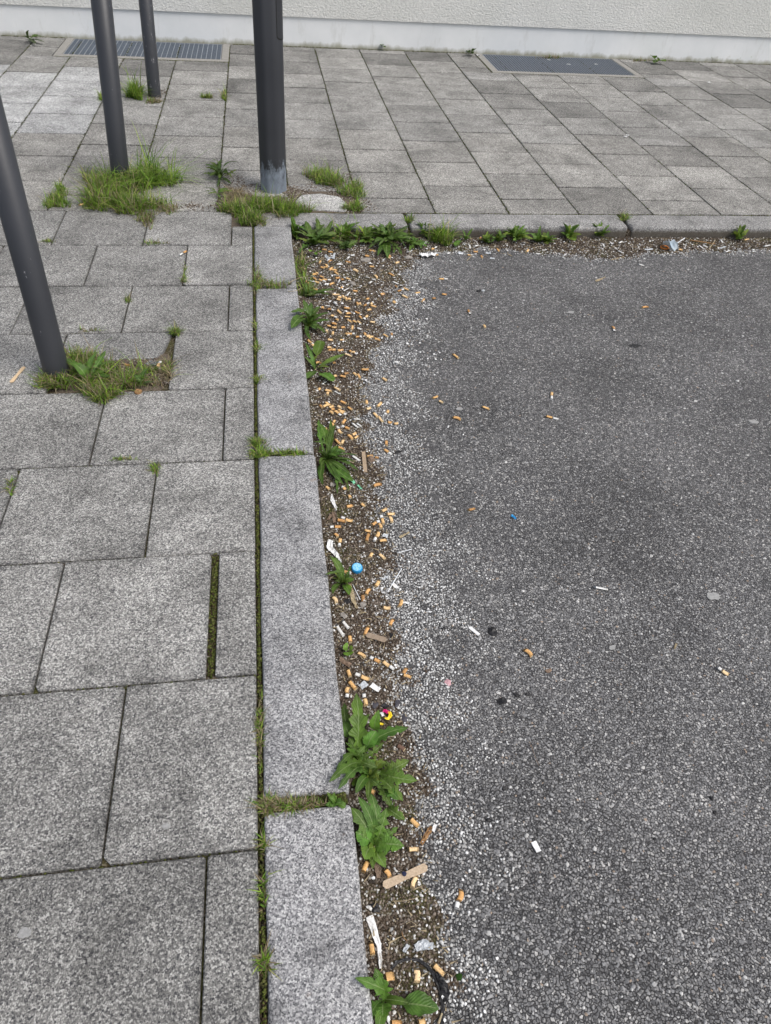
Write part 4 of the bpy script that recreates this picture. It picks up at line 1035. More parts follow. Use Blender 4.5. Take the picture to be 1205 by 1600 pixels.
# ---------------------------------------------------------------- leaves and weeds
def leaf_mesh(tip, width, kind, arch, seed, roll=0.0):
    """leaf from the origin to tip; arch lifts its middle"""
    q = random.Random(seed); tip = Vector(tip); L = tip.length; d = tip / L
    side = d.cross(Vector((0, 0, 1))); side = side.normalized() if side.length > 1e-3 else Vector((1, 0, 0))
    side = (Matrix.Rotation(roll, 3, d) @ side); up = side.cross(d)
    if up.z < 0: up = -up
    n = {'dandelion': 26, 'lobed': 26, 'narrow': 10, 'lance': 14, 'round': 14}[kind]
    teeth = q.choice([5, 6, 7]); ph = q.random(); vs = []; cs = []; fs = []
    cv = q.uniform(-.10, .10) * L
    for j in range(n + 1):
        t = j / n
        if kind in ('dandelion', 'lobed'):
            env = (max(0, math.sin(math.pi * t ** 1.25)) ** .75) * (1 - .25 * (t < .4)) if t > .12 else .12
            sa = (t * teeth + ph) % 1.0; cut = .84 if kind == 'lobed' else .60
            w = env * (1 - cut * (1 - sa) ** 1.0 * (1 if t < .86 else 0.2)); w = max(w, .07)
        elif kind == 'narrow': w = max(.1, math.sin(math.pi * min(1, t * .9 + .08)) ** .6)
        elif kind == 'lance': w = .10 if t < .12 else max(0.05, math.sin(math.pi * ((t - .12) / .88) ** .9) ** .8) * (1 + .05 * math.sin(t * 50))
        else: w = .09 if t < .36 else max(0.05, math.sqrt(max(0, 1 - ((t - .68) / .325) ** 2))) * (1 + .06 * math.sin(t * 44 + ph * 6))
        if j == n: w = .02
        w *= width / 2
        c = d * (L * t) + up * (arch * 4 * t * (1 - t)) + side * (cv * 4 * t * (1 - t))
        jl, jr = q.uniform(.88, 1.1), q.uniform(.88, 1.1)
        rip = q.uniform(-.12, .12) * w
        for s in (-1, -.5, 0, .5, 1):
            k = jl if s < 0 else jr
            back = -0.55 * w * abs(s) * (1 if abs(s) == 1 else .6) if kind in ('dandelion', 'lobed') else 0
            vs.append(c + side * (w * s * k) + up * (abs(s) * w * .28 + rip * s * (1 if abs(s) == 1 else .3)) + d * back)
            cs.append((s * .5 + .5, t, q.random()))
    for j in range(n):
        for i in range(4): fs.append((j * 5 + i, j * 5 + i + 1, (j + 1) * 5 + i + 1, (j + 1) * 5 + i))
    me = mesh('leaf', vs, fs, M['leaf'], smooth=True)
    a = me.color_attributes.new('Col', 'FLOAT_COLOR', 'POINT')
    for i, c in enumerate(cs): a.data[i].color = (*c, 1)
    return me

def plant(base_px, leaves, label, group=None, z=ROAD + .004, cat='weed', name='dandelion_plant', seed=0, fill=0, frad=.05, fkind='dandelion', fwid=.022, tone=1.0, fh=.02):
    """leaves: (tip px x, tip px y, tip height above ground, width in m, kind, arch, tone)"""
    q = random.Random(seed); B = at(*base_px, z)
    if z < -.03: B = at(*base_px, gz(B.x, B.y))
    p = tag(empty(name, B), label, cat, group); k = 0
    for lf in leaves:
        tx, ty, th, w, kd, ar, tn = lf[:7]
        bx, by = (lf[7], lf[8]) if len(lf) > 7 else base_px
        b = at(bx, by, B.z + .003); T = at(tx, ty, B.z + th)
        me = leaf_mesh(T - b, w * (1.2 if kd == 'dandelion' else 1.08), kd, ar, seed * 31 + k, q.uniform(-.25, .25)); k += 1
        o = link('leaf', me, p, b - B); g = tn * tone
        o.color = (g * q.uniform(.9, 1.2), g * q.uniform(.95, 1.08), g * q.uniform(.8, 1.1), 1)
    for i in range(fill):
        a = 2 * math.pi * (i + q.random()) / fill * (1 if i % 2 else 1.37); L = frad * q.uniform(.35, 1.15)
        T = Vector((L * math.cos(a), L * math.sin(a), fh * q.uniform(.4, 1.3)))
        if z < -.03 and B.x + T.x < .105 and T.z < .07: T.x = abs(T.x) * .6 if B.x > .12 else .10 - B.x; T.z += .03
        if z < -.03 and B.y + T.y > 3.293: T.y *= .35; T.z += .03
        kd = fkind if q.random() < .62 else q.choice(['lobed', 'dandelion', 'lance', 'round'])
        if fkind in ('narrow', 'lance'): kd = fkind
        me = leaf_mesh(T, fwid * q.uniform(.7, 1.35), kd, L * q.uniform(.08, .26), seed * 57 + i + 400, q.uniform(-.7, .7))
        o = link('leaf', me, p); g = tone * q.uniform(.8, 1.35)
        yl = q.random(); o.color = (g * (q.uniform(.9, 1.35) if yl > .12 else 1.7), g * (1 if yl > .12 else 1.15), g * q.uniform(.7, 1.1), 1)
    return p
D, LB, NA, LA, RO = 'dandelion', 'lobed', 'narrow', 'lance', 'round'
plant((556, 1188), [(557, 1083, .075, .037, D, .012, 1.15), (592, 1109, .06, .022, LA, .012, 1.7, 588, 1142), (638, 1137, .045, .036, D, .016, .85), (588, 1142, .05, .028, RO, .01, 1.5, 576, 1176),
    (538, 1098, .03, .022, D, .01, .7, 549, 1150), (538, 1128, .03, .022, RO, .01, 1.0, 556, 1160), (545, 1152, .03, .02, D, .008, .8), (546, 1168, .03, .020, LA, .006, 1.0), (578, 1115, .04, .022, LA, .012, .8), (571, 1165, .03, .02, D, .01, .9),
    (600, 1160, .03, .02, LB, .01, .9), (566, 1205, .02, .02, LB, .01, .8), (541, 1183, .04, .018, LB, .01, .9), (590, 1200, .02, .022, D, .01, .75)],
    'large dandelion with a tall toothed leaf, right beside the colourful sweet wrapper', seed=1, fill=20, frad=.045, fwid=.02)
plant((577, 1213), [(640, 1188, .035, .034, D, .012, 1.1, 592, 1207), (652, 1220, .03, .034, D, .012, 1.15, 590, 1206), (514, 1222, .076, .024, D, .030, .9, 570, 1204), (528, 1234, .074, .022, D, .03, .85, 565, 1208), (524, 1208, .074, .018, D, .03, .85, 565, 1200), (536, 1190, .065, .018, LB, .01, .9),
    (630, 1252, .025, .03, D, .012, 1.0, 590, 1212), (556, 1240, .02, .018, NA, .01, .9), (575, 1252, .02, .014, NA, .01, .9), (600, 1235, .02, .02, LB, .01, .8), (612, 1262, .02, .024, D, .01, .9, 596, 1225)],
    'sprawling dandelion reaching over the kerb edge, middle of the three near dandelions', seed=2, fill=20, frad=.04, fwid=.018, tone=.95)
plant((584, 1322), [(549, 1262, .05, .034, D, .012, .95), (580, 1240, .05, .034, D, .014, 1.05), (560, 1245, .06, .02, NA, .012, .8), (604, 1262, .045, .030, LB, .012, 1.0), (633, 1282, .03, .028, D, .012, .9, 606, 1262), (623, 1250, .03, .024, D, .01, .95, 600, 1240),
    (556, 1300, .035, .032, RO, .008, 1.35), (562, 1320, .02, .022, RO, .004, 1.0), (570, 1343, .03, .024, RO, .006, 1.4), (632, 1322, .025, .036, D, .008, 1.4), (622, 1292, .03, .022, LB, .008, 1.0), (606, 1326, .02, .02, RO, .004, 1.2), (603, 1356, .012, .022, LA, .008, 1.15), (583, 1358, .012, .014, LA, .006, .9)],
    'lush dandelion with bright round lower leaves just above the wooden stick', seed=3, fill=14, frad=.035, fwid=.02, tone=1.05)
plant((600, 1562), [(555, 1528, .076, .026, D, .03, 1.15, 590, 1548), (586, 1512, .05, .028, D, .008, 1.1, 600, 1565), (598, 1588, .02, .028, RO, .004, 1.1), (686, 1577, .02, .034, LA, .008, 1.05, 622, 1568), (640, 1568, .015, .012, NA, .006, .7), (590, 1612, .02, .02, LA, .006, 1.0), (575, 1600, .04, .018, D, .006, .9)],
    'small dandelion at the lower picture edge with one long oval leaf pointing right', seed=4, fill=0)
plant((545, 1018), [(536, 1010, .018, .022, RO, .002, 1.9), (552, 1012, .018, .016, RO, .002, 1.8), (544, 1025, .016, .022, RO, .002, 1.7)], 'tiny bright green seedling with three round leaves below an upright butt', seed=5, name='seedling', cat='weed')
plant((536, 912), [(515, 868, .05, .017, LA, .006, 1.0), (524, 870, .04, .016, LA, .006, 1.1), (507, 898, .074, .014, D, .03, 1.0), (554, 906, .02, .016, LA, .004, 1.35), (546, 930, .02, .020, LA, .005, 1.2), (520, 928, .04, .014, LA, .005, .9), (528, 888, .03, .012, LB, .005, .8), (548, 884, .02, .014, LB, .005, .8)],
    'weed with small pointed leaves beside the blue bottle cap', seed=6, fill=14, frad=.032, fwid=.009, fkind=LA, tone=.95)
plant((511, 718), [(498, 655, .05, .016, D, .01, 1.2), (500, 662, .03, .02, RO, .008, 1.4), (524, 662, .04, .015, LA, .01, .9), (516, 655, .02, .016, LA, .006, 1.0), (512, 668, .03, .008, NA, .01, 1.0), (540, 705, .02, .022, LA, .012, 1.0), (560, 712, .02, .008, NA, .008, 1.1), (556, 722, .02, .012, LA, .008, .9),
    (560, 735, .01, .016, D, .01, .9), (548, 742, .01, .02, LA, .01, .85), (537, 757, .01, .018, LA, .01, .9), (530, 752, .012, .012, NA, .01, .9), (505, 758, .02, .018, LA, .008, .8), (503, 735, .045, .008, NA, .006, 1.0), (489, 690, .078, .009, NA, .03, .9), (552, 752, .01, .022, RO, .008, 1.1), (527, 772, .008, .014, LB, .006, .95), (545, 768, .008, .012, LB, .006, .95), (492, 700, .07, .006, NA, .006, .9)],
    'weed with many narrow grass-like leaves at the joint between second and third kerb stone', seed=7, fill=26, frad=.06, fwid=.009, fkind=NA, tone=.85)
plant((492, 577), [(539, 553, .03, .026, LA, .006, 1.25), (521, 596, .015, .045, RO, .006, 1.2, 492, 580), (478, 592, .04, .028, RO, .006, .95), (502, 532, .035, .040, RO, .01, 1.15, 488, 573), (477, 535, .045, .014, LA, .008, 1.0), (484, 548, .05, .012, NA, .008, 1.3), (474, 556, .05, .012, LA, .008, .9)],
    'weed with one long lance leaf and broad round leaves below the dense litter', seed=8, fill=4, tone=.95)
plant((482, 510), [(453, 488, .080, .036, D, .034, 1.05), (455, 513, .074, .036, RO, .034, .8), (462, 500, .078, .024, D, .03, .9), (474, 468, .07, .028, D, .012, .9), (486, 472, .06, .026, D, .012, .85), (500, 478, .05, .030, D, .012, .85), (514, 488, .04, .030, D, .012, .8), (516, 500, .03, .026, D, .01, .85), (508, 520, .02, .026, D, .01, .8), (485, 530, .03, .02, D, .01, .9), (470, 497, .06, .018, D, .01, 1.1), (495, 515, .02, .02, D, .01, .75), (478, 522, .04, .014, LA, .01, .8)],
    'dark bushy dandelion against the upper kerb stone beside the butt field', seed=9, fill=22, frad=.06, fwid=.024, tone=.85)
plant((478, 464), [(523, 452, .03, .022, D, .01, .8), (516, 460, .02, .02, D, .008, .7), (505, 455, .025, .018, D, .008, .8), (470, 440, .07, .010, NA, .01, 1.2), (492, 452, .03, .018, D, .008, .9), (480, 442, .04, .010, NA, .01, 1.1)], 'low toothed weed pointing right out of the second kerb joint', seed=10, fill=4, frad=.05, tone=.9)
plant((492, 383), [(462, 352, .06, .03, D, .02, .85), (478, 345, .07, .03, LA, .02, .95), (494, 340, .08, .03, D, .02, .9), (508, 350, .06, .028, D, .02, 1.0), (520, 343, .075, .02, LA, .02, .9), (467, 396, .02, .028, LB, .01, 1.0), (478, 368, .05, .035, RO, .02, 1.15), (515, 372, .04, .026, D, .02, .7)],
    'tangled leafy weed in the inner corner of the two kerbs', seed=11, fill=36, frad=.10, fwid=.024, tone=.82, fh=.05)
plant((494, 394), [(484, 393, .03, .02, RO, .004, 2.2), (501, 394, .03, .02, RO, .004, 2.3), (494, 398, .02, .014, RO, .004, 2.1)], 'yellow-green seedling at the edge of the corner weeds', seed=12, name='seedling')
plant((540, 388), [(524, 372, .06, .006, NA, .02, 1.1), (558, 382, .04, .006, NA, .03, 1.2), (547, 378, .03, .03, RO, .01, .6), (548, 388, .02, .024, RO, .01, .7), (530, 386, .02, .01, NA, .02, .9)], 'thin weed with arching blades and dark round leaves between corner weed and big rosette', seed=13, fill=14, frad=.07, tone=.75)
plant((607, 378), [(570, 352, .05, .028, LB, .014, .85), (592, 348, .075, .028, LB, .014, .95), (610, 344, .08, .02, LA, .014, .9), (640, 352, .055, .03, LB, .014, .85), (650, 368, .03, .028, LB, .014, .9), (628, 398, .01, .03, LB, .014, .8), (606, 404, .005, .036, LA, .014, 1.0), (590, 400, .01, .028, LA, .014, .95), (576, 388, .02, .028, LB, .014, .75), (562, 372, .03, .026, LB, .014, .8), (660, 384, .02, .03, D, .012, 1.05), (615, 396, .01, .026, LB, .012, .85)],
    'largest dark dandelion rosette under the far kerb', seed=14, fill=44, frad=.11, fwid=.026, fkind=LB, tone=.75, fh=.045)
plant((646, 384), [(668, 385, .02, .026, D, .01, 1.2), (655, 372, .04, .024, D, .012, 1.1), (636, 378, .04, .02, D, .012, 1.1), (628, 372, .05, .016, LA, .012, 1.1), (662, 376, .03, .024, LB, .01, 1.0), (640, 392, .01, .02, LA, .01, 1.2)], 'lighter green toothed weed on the right of the largest rosette', seed=15, fill=16, frad=.07, fwid=.022, tone=.95)
plant((727, 375), [(737, 372, .02, .02, D, .006, 1.0), (718, 371, .025, .018, D, .006, 1.1), (728, 368, .03, .018, D, .006, 1.0), (712, 385, .008, .03, RO, .006, 1.3)], 'small pale-leaved weed just right of the grass tuft under the far kerb', seed=16, fill=3, frad=.04, tone=1.0)
for (px, py, n, lab, sd, fr) in [(778, 378, 8, 'low yellow-green weed left of the weed with a tall pale stalk', 17, .05), (806, 376, 14, 'bushy weed with tall pale dry stalk under the far kerb', 18, .075), (588 - 50, 372, 12, 'feathery weed wedged between corner weed and rosette against the far kerb', 23, .07), (572, 378, 10, 'low toothed weed touching the left leaves of the largest rosette', 24, .06), (462, 372, 9, 'small weed hugging the end of the left kerb in the corner', 25, .05), (662, 370, 9, 'low weed between the light toothed weed and the dark grass tuft', 26, .05), (760, 380, 7, 'tiny weed among white stubs under the far kerb', 27, .04), (840, 378, 7, 'thin weed between bushy weed and pale-tipped weed', 28, .045), (855, 380, 8, 'pale-tipped flat weed left of the long white stub under the far kerb', 19, .05),
                         (888, 372, 9, 'fresh upright weed left of the kerb joint under the far kerb', 20, .055), (934, 371, 10, 'star-shaped fresh weed right beside the dark joint of the far kerb', 21, .05), (1151, 374, 9, 'isolated fresh weed under the far kerb near the right picture edge', 22, .045)]:
    plant((px, py), [], lab, seed=sd, fill=int(n * 2.4), frad=fr, fwid=.026, tone=1.05, fh=.035, fkind=D)
# on the pavement
plant((136, 596), [(88 + 12, 560, .04, .02, LA, .02, .9), (112, 566, .06, .03, LA, .02, 1.0), (165, 548, .05, .022, D, .02, .9), (152, 550, .05, .018, LA, .015, 1.1), (178, 582, .02, .028, LA, .015, .9), (176, 590, .02, .02, LA, .012, .85), (132, 620, .01, .016, LA, .012, .9), (182, 565, .03, .016, LA, .015, .8)],
    'blue-green dandelion in the grass at the foot of the nearest post', z=0.0, seed=30, fill=8, frad=.055, tone=.95)
plant((222, 602), [(232, 575, .03, .018, LA, .008, 1.0), (210, 585, .03, .016, LA, .008, .8), (222, 580, .035, .012, LA, .008, .9), (240, 597, .01, .012, LA, .006, .6)], 'little weed with upright oval leaves in the broken slab pocket', z=0.0, seed=31, fill=2, frad=.03, tone=.8)
plant((345, 278), [(320, 256, .05, .022, D, .015, 1.0), (335, 262, .07, .02, LB, .015, .8), (358, 262, .06, .02, LB, .015, .8), (368, 272, .04, .022, LB, .015, .75), (324, 272, .03, .024, LB, .015, .7), (340, 292, .01, .022, LB, .012, .8), (362, 288, .01, .02, LB, .012, .8)], 'dark green dandelion clump left of the thick post', z=0.0, seed=32, fill=26, frad=.11, fwid=.022, fkind=LB, tone=.7, fh=.05)
plant((340, 305), [], 'flat creeping weed in front of the dandelion clump by the thick post', z=0.0, seed=33, fill=10, frad=.07, fwid=.016, fkind=LB, tone=.8)
plant((524, 1256), [(514, 1246, .02, .014, LA, .004, 1.3), (520, 1262, .015, .014, RO, .004, 1.2), (534, 1254, .018, .016, RO, .004, 1.25), (540, 1262, .01, .014, RO, .004, 1.1), (508, 1258, .012, .01, LA, .004, 1.2)], 'small fresh weed in the wide mossy joint between the two nearest kerb stones', z=-0.004, seed=34, fill=3, frad=.02, fwid=.01)
plant((1026, 97), [(1019, 87, .06, .06, RO, .01, 1.2), (1032, 92, .05, .05, RO, .01, 1.0), (1040, 96, .03, .05, RO, .01, 1.1), (1022, 98, .02, .04, LA, .01, .9)], 'round-leaved green weed at the foot of the wall right of the right grate', z=0.0, seed=35, fill=3, frad=.07, fwid=.03)
plant((47, 62), [(46, 47, .13, .016, LA, .01, .5), (56, 68, .02, .05, LB, .01, .5), (70, 66, .02, .05, LB, .01, .45), (44, 56, .06, .03, LB, .01, .6)], 'dried brownish weed at the foot of the wall left of the left grate', z=0.0, seed=36, fill=4, frad=.08, fwid=.03, tone=.6)
plant((735, 83), [(742, 76, .08, .03, LA, .01, .8), (730, 80, .05, .03, LA, .01, .8), (738, 84, .02, .03, RO, .01, .7)], 'small weed at the wall beside the upper left corner of the right grate', z=0.0, seed=37, fill=3, frad=.06, fwid=.03, tone=.6)
plant((598, 75), [(598, 70, .05, .03, LA, .01, .9), (602, 74, .03, .03, RO, .01, .9)], 'tiny weed at the wall foot above the centre of the paving', z=0.0, seed=38, fill=2, frad=.04, fwid=.025, tone=.7)

# ---------------------------------------------------------------- grass and moss
GREEN = [(.15, .27, .03), (.21, .34, .04), (.09, .18, .022), (.28, .37, .06), (.38, .38, .12)]
DRY = [(.32, .26, .15), (.24, .19, .11), (.36, .31, .20), (.17, .14, .07)]
def blades(pts, length, wid, cols, probs, seed, lean=.6, clip=None):
    """pts: (x, y, z) roots; arcs of four segments"""
    q = np.random.default_rng(seed); n = len(pts); pts = np.array(pts)
    L = length * (q.uniform(.30, 1.0, n) + 1.0 * (q.random(n) < .10) * q.random(n)); a = q.uniform(0, 2 * np.pi, n); ln = lean * q.uniform(.3, 2.3, n); w = wid * q.uniform(.6, 1.2, n)
    dx, dy = np.cos(a), np.sin(a); V = np.zeros((n, 7, 3)); seg = [0, .35, .7, 1.0]
    for s, t in enumerate(seg):
        r = L * ln * t ** 1.6; h = L * (t - .38 * np.minimum(ln, 1.6) * t ** 2.2)
        c = np.stack([pts[:, 0] + dx * r, pts[:, 1] + dy * r, pts[:, 2] + np.maximum(h, .001)], 1)
        sd = np.stack([-dy, dx, np.zeros(n)], 1) * (w * (1 - .75 * t))[:, None]
        if s < 3: V[:, 2 * s] = c - sd; V[:, 2 * s + 1] = c + sd
        else: V[:, 6] = c
    F = np.array([(0, 1, 3), (0, 3, 2), (2, 3, 5), (2, 5, 4), (4, 5, 6)])
    F = (F[None] + (np.arange(n) * 7)[:, None, None]).reshape(-1, 3)
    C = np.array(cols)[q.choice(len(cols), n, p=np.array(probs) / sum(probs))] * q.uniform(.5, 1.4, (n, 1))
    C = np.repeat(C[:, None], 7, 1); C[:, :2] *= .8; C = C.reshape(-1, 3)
    return V.reshape(-1, 3), F, C
def roots(blobs, n, seed, z):
    """blobs: (px, py, radius px x, radius px y, weight) ellipses seen in the photograph, laid on the ground"""
    q = random.Random(seed); out = []
    W = sum(b[4] for b in blobs)
    for b in blobs:
        for _ in range(int(n * b[4] / W)):
            a = q.uniform(0, 6.283); r = q.random() ** .62 * (0.85 + .3 * math.sin(a * 3 + b[0]) + .12 * math.sin(a * 7 + b[1]))
            p = at(b[0] + b[2] * r * math.cos(a), b[1] + b[3] * r * math.sin(a), z)
            out.append((p.x, p.y, z))
    return out
def tuft(blobs, n, length, wid, label, seed, z=-.004, dry=.12, lean=.6, name='grass_tuft', group='grass tufts on the pavement'):
    P = roots(blobs, int(n * 1.0), seed, z); B = Vector(P[0]); P = [(a - B.x, b - B.y, c - B.z) for a, b, c in P]
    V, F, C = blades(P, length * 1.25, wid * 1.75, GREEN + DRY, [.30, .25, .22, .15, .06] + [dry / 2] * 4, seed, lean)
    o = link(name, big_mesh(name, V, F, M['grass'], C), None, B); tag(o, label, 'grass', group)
    return o
tuft([(88, 600, 34, 14, 1.2), (148, 590, 38, 24, 2.6), (128, 566, 28, 12, 1.4), (160, 620, 30, 12, 1.3), (195, 600, 24, 14, .9), (222, 585, 26, 14, .4)], 3000, .046, .0011, 'yellow-green grass growing round the foot of the nearest post into the broken slab', 50, dry=.35)
tuft([(165, 300, 42, 24, 2.6), (205, 290, 40, 16, 1.6), (210, 325, 50, 12, 2.0), (150, 322, 20, 12, .8)], 3600, .072, .0013, 'largest grass clump wrapping the foot of the second post', 51, dry=.2, lean=.7)
tuft([(240, 285, 40, 16, 1)], 520, .125, .0014, 'long arching dark grass blades behind and right of the second post', 52, dry=.02, lean=1.0)
tuft([(230, 345, 16, 14, 1), (262, 330, 22, 7, .7)], 700, .03, .0010, 'short yellowish grass and moss running down the joint from the largest clump', 53, dry=.9)
tuft([(88, 318, 21, 12, 1.4), (96, 303, 10, 16, .6)], 1000, .035, .0011, 'separate low grass patch left of the largest clump', 54)
tuft([(212, 152, 14, 6, 1)], 380, .11, .0016, 'bright grass tuft left of the scratched farthest post', 55, dry=.0)
tuft([(240, 160, 14, 4, 1)], 260, .03, .0012, 'dry mossy grass in front of the farthest scratched post', 56, dry=2.0)
tuft([(415, 328, 50, 12, 2.2), (455, 332, 36, 10, 1.2), (390, 345, 18, 10, .7), (362, 332, 20, 8, .5)], 2600, .055, .0012, 'bright grass in front of the thick post reaching the kerb corner', 57, dry=.15)
tuft([(372, 312, 26, 14, 1)], 650, .035, .0010, 'patch of dead brown grass left of the thick post', 58, dry=14.0, lean=1.2)
tuft([(500, 278, 24, 10, 1), (520, 288, 22, 8, .8)], 900, .055, .0012, 'curved strip of grass right of the thick post, behind the pale cut slab', 59)
tuft([(552, 300, 22, 14, 1.2), (552, 326, 15, 7, .7)], 1100, .035, .0012, 'low mossy grass at the right end of the pale cut slab', 60)
tuft([(690, 376, 18, 9, 1)], 620, .075, .0014, 'dark spiky grass tuft under the far kerb joint', 61, z=ROAD + .004, dry=.05, group='grass tufts in the gutter')
tuft([(540, 372, 34, 10, 1)], 420, .07, .0013, 'dark blades between the corner weed and the largest rosette', 161, z=ROAD + .004, dry=.3, group='grass tufts in the gutter')
tuft([(470, 420, 12, 20, 1)], 260, .05, .0011, 'grassy shoots at the kerb edge below the corner weed', 162, z=ROAD + .004, dry=.4, group='grass tufts in the gutter')
tuft([(478, 455, 14, 14, 1)], 200, .05, .0011, 'grassy shoots beside the first kerb joint in the gutter', 163, z=ROAD + .004, dry=.4, group='grass tufts in the gutter')
tuft([(325, 153, 11, 2.2, 1)], 200, .03, .0014, 'small mossy tuft between farthest thin post and thick post', 63, dry=.3)
tuft([(351, 152, 4, 9, 1)], 220, .035, .0013, 'mossy tuft in the lengthwise joint left of the thick post', 64, dry=.2)
tuft([(158, 155, 3, 6, 1)], 150, .035, .0013, 'mossy tuft at the left flank of the second post far back', 65, dry=.2)
tuft([(275, 522, 9, 5, 1)], 220, .028, .0010, 'small bright tuft at the upper right corner of the broken slab', 66)
tuft([(262, 580, 10, 18, 1), (225, 598, 36, 7, .9)], 420, .024, .0009, 'thin dry grass along the front edge of the broken slab pocket', 67, dry=1.6, lean=1.0)
tuft([(403, 440, 9, 24, 1), (425, 449, 34, 5, .9)], 620, .030, .0009, 'wispy grass where the first kerb joint meets the slabs', 68, dry=.5)
tuft([(402, 545, 5, 9, 1)], 140, .020, .0009, 'upper green cushion in the joint left of the second kerb stone', 69, dry=.2)
tuft([(404, 596, 6, 7, .8)], 120, .020, .0009, 'lower green cushion in the joint left of the second kerb stone', 169, dry=.2)
tuft([(400, 512, 4, 8, .4)], 60, .020, .0009, 'smallest green sprig in the joint left of the second kerb stone', 269, dry=.2)
tuft([(404, 695, 15, 8, 1.2), (408, 712, 18, 8, 1.4)], 620, .022, .0009, 'mossy grass cushion at the inner end of the middle kerb joint', 70)
tuft([(450, 711, 34, 4, 1)], 420, .017, .0009, 'short green growth filling the joint between second and third kerb stone', 71)
tuft([(418, 1263, 12, 14, 1.4), (455, 1260, 46, 7, 2.2)], 1100, .018, .0008, 'olive moss and grass filling the widest kerb joint', 72, dry=1.0)
tuft([(406, 1140, 5, 60, 1)], 300, .014, .0007, 'thin row of moss shoots beside the third kerb stone', 73, dry=.8)
tuft([(411, 1320, 6, 14, .5)], 60, .018, .0008, 'upper green sprig in the joint beside the nearest kerb stone', 74, dry=.3)
tuft([(412, 1395, 5, 30, .8)], 80, .016, .0008, 'thin middle row of sprigs beside the nearest kerb stone', 174, dry=.3)
tuft([(413, 1505, 9, 14, 1)], 120, .020, .0009, 'lowest and brightest green sprig beside the nearest kerb stone', 274, dry=.3)
tuft([(243, 735, 9, 9, 1)], 130, .018, .0009, 'tiny green tuft at a slab corner left of the kerb joint', 75, dry=.3)
tuft([(195, 719, 24, 3, .6)], 90, .014, .0009, 'flat moss streak left of the tiny tuft at a slab corner', 175, dry=.3)
tuft([(201, 470, 5, 6, 1)], 90, .020, .0009, 'tiny tuft in a joint above the broken slab', 76, dry=.3)
tuft([(140, 518, 24, 3, .5)], 90, .016, .0009, 'dry moss streak along the back edge of the broken slab', 176, dry=1)
tuft([(288, 440, 5, 6, 1), (290, 425, 3, 14, .5)], 140, .020, .0009, 'tiny tuft in the joint beside the white cigarette stub', 77, dry=.3)
tuft([(75, 379, 14, 2.5, 1)], 130, .018, .0010, 'left flat moss streak along the course below the largest clump', 78, dry=.3)
tuft([(240, 382, 22, 2.5, 1)], 150, .018, .0010, 'right flat moss streak along the course below the largest clump', 178, dry=.3)
tuft([(1090, 95, 9, 1.5, .6), (1115, 97, 18, 1.5, .7), (1150, 98, 30, 1.5, 1)], 240, .06, .0022, 'sparse grass at the wall foot near the right picture edge', 79, dry=.5)
tuft([(860, 91, 25, 1.5, 1)], 120, .03, .0018, 'sparse dry growth at the wall behind the right grate', 80, dry=1.5)
tuft([(1000, 96, 16, 1.5, .5)], 90, .03, .0018, 'sparse dry growth at the wall just right of the right grate', 180, dry=.8)
tuft([(17, 762, 6, 14, 1)], 80, .02, .0009, 'few green shoots in the joint at the left picture edge', 81, dry=.4)
tuft([(975, 342, 8, 6, 1)], 170, .028, .0011, 'mossy plug on top of the dark joint in the far kerb', 82, dry=.2)
tuft([(640, 346, 6, 5, 1)], 130, .030, .0011, 'mossy plug in the far kerb joint above the rosette', 83, dry=.2)

def moss_line(a, b, w, n, q, out, z=-.008):
    A, B = Vector((*a, z)), Vector((*b, z)); d = (B - A).normalized(); s = Vector((-d.y, d.x, 0))
    for _ in range(n):
        t = q.random(); out.append(tuple(A.lerp(B, t) + s * q.gauss(0, w)))
q = random.Random(5); pts = []
for y0, y1, dn in [(-.4, .62, 500), (.63, 1.66, 700), (1.66, 2.7, 600), (2.7, 3.3, 400)]: moss_line((-.0713, y0), (-.0713, y1), .0022, dn * 2, q, pts, -.006)
moss_line((-.176, .92), (-.176, 1.275), .0045, 700, q, pts)
moss_line((-.06, .6185), (.09, .6185), .0075, 900, q, pts, -.006); moss_line((-.06, 1.661), (.09, 1.661), .0028, 350, q, pts); moss_line((-.06, 2.7), (.09, 2.7), .0035, 250, q, pts)
moss_line((-.05, 3.4595), (6.0, 3.4595), .002, 2200, q, pts, -.002)
for x in XC[1:]:
    moss_line((x, 3.46), (x, 6.8), .0034, 620 if -1.8 < x < 1.3 else 260, q, pts, -.001)
for k, yy in enumerate(YR[3:]):
    moss_line((-2.2, yy), (-.08, yy), .0016, 260, q, pts, -.006)
moss_line((-2.2, 6.868), (-1.5, 6.868), .008, 260, q, pts, .002); moss_line((-.22, 6.868), (1.76, 6.868), .008, 1000, q, pts, .002); moss_line((3.05, 6.868), (6, 6.868), .008, 700, q, pts, .002)
moss_line((-1.48, 6.29), (-.24, 6.29), .004, 700, q, pts, -.001); moss_line((1.76, 6.243), (3.05, 6.243), .003, 500, q, pts, -.001); moss_line((1.771, 6.25), (1.771, 6.8), .004, 160, q, pts, 0); 
moss_line((-.62, 2.19), (-.37, 2.18), .02, 260, q, pts, -.010)
P = np.array(pts); n = len(P)
mc = pal(n, [(.06, .075, .018), (.10, .115, .03), (.045, .045, .02), (.13, .13, .05), (.05, .035, .022)], [30, 24, 20, 10, 16])
tag(link('joint_moss', pebbles('joint_moss', P, RN.uniform(.0018, .0042, n), mc, M['moss'], 'oct', (.5, 1.0), True)), kind='stuff')

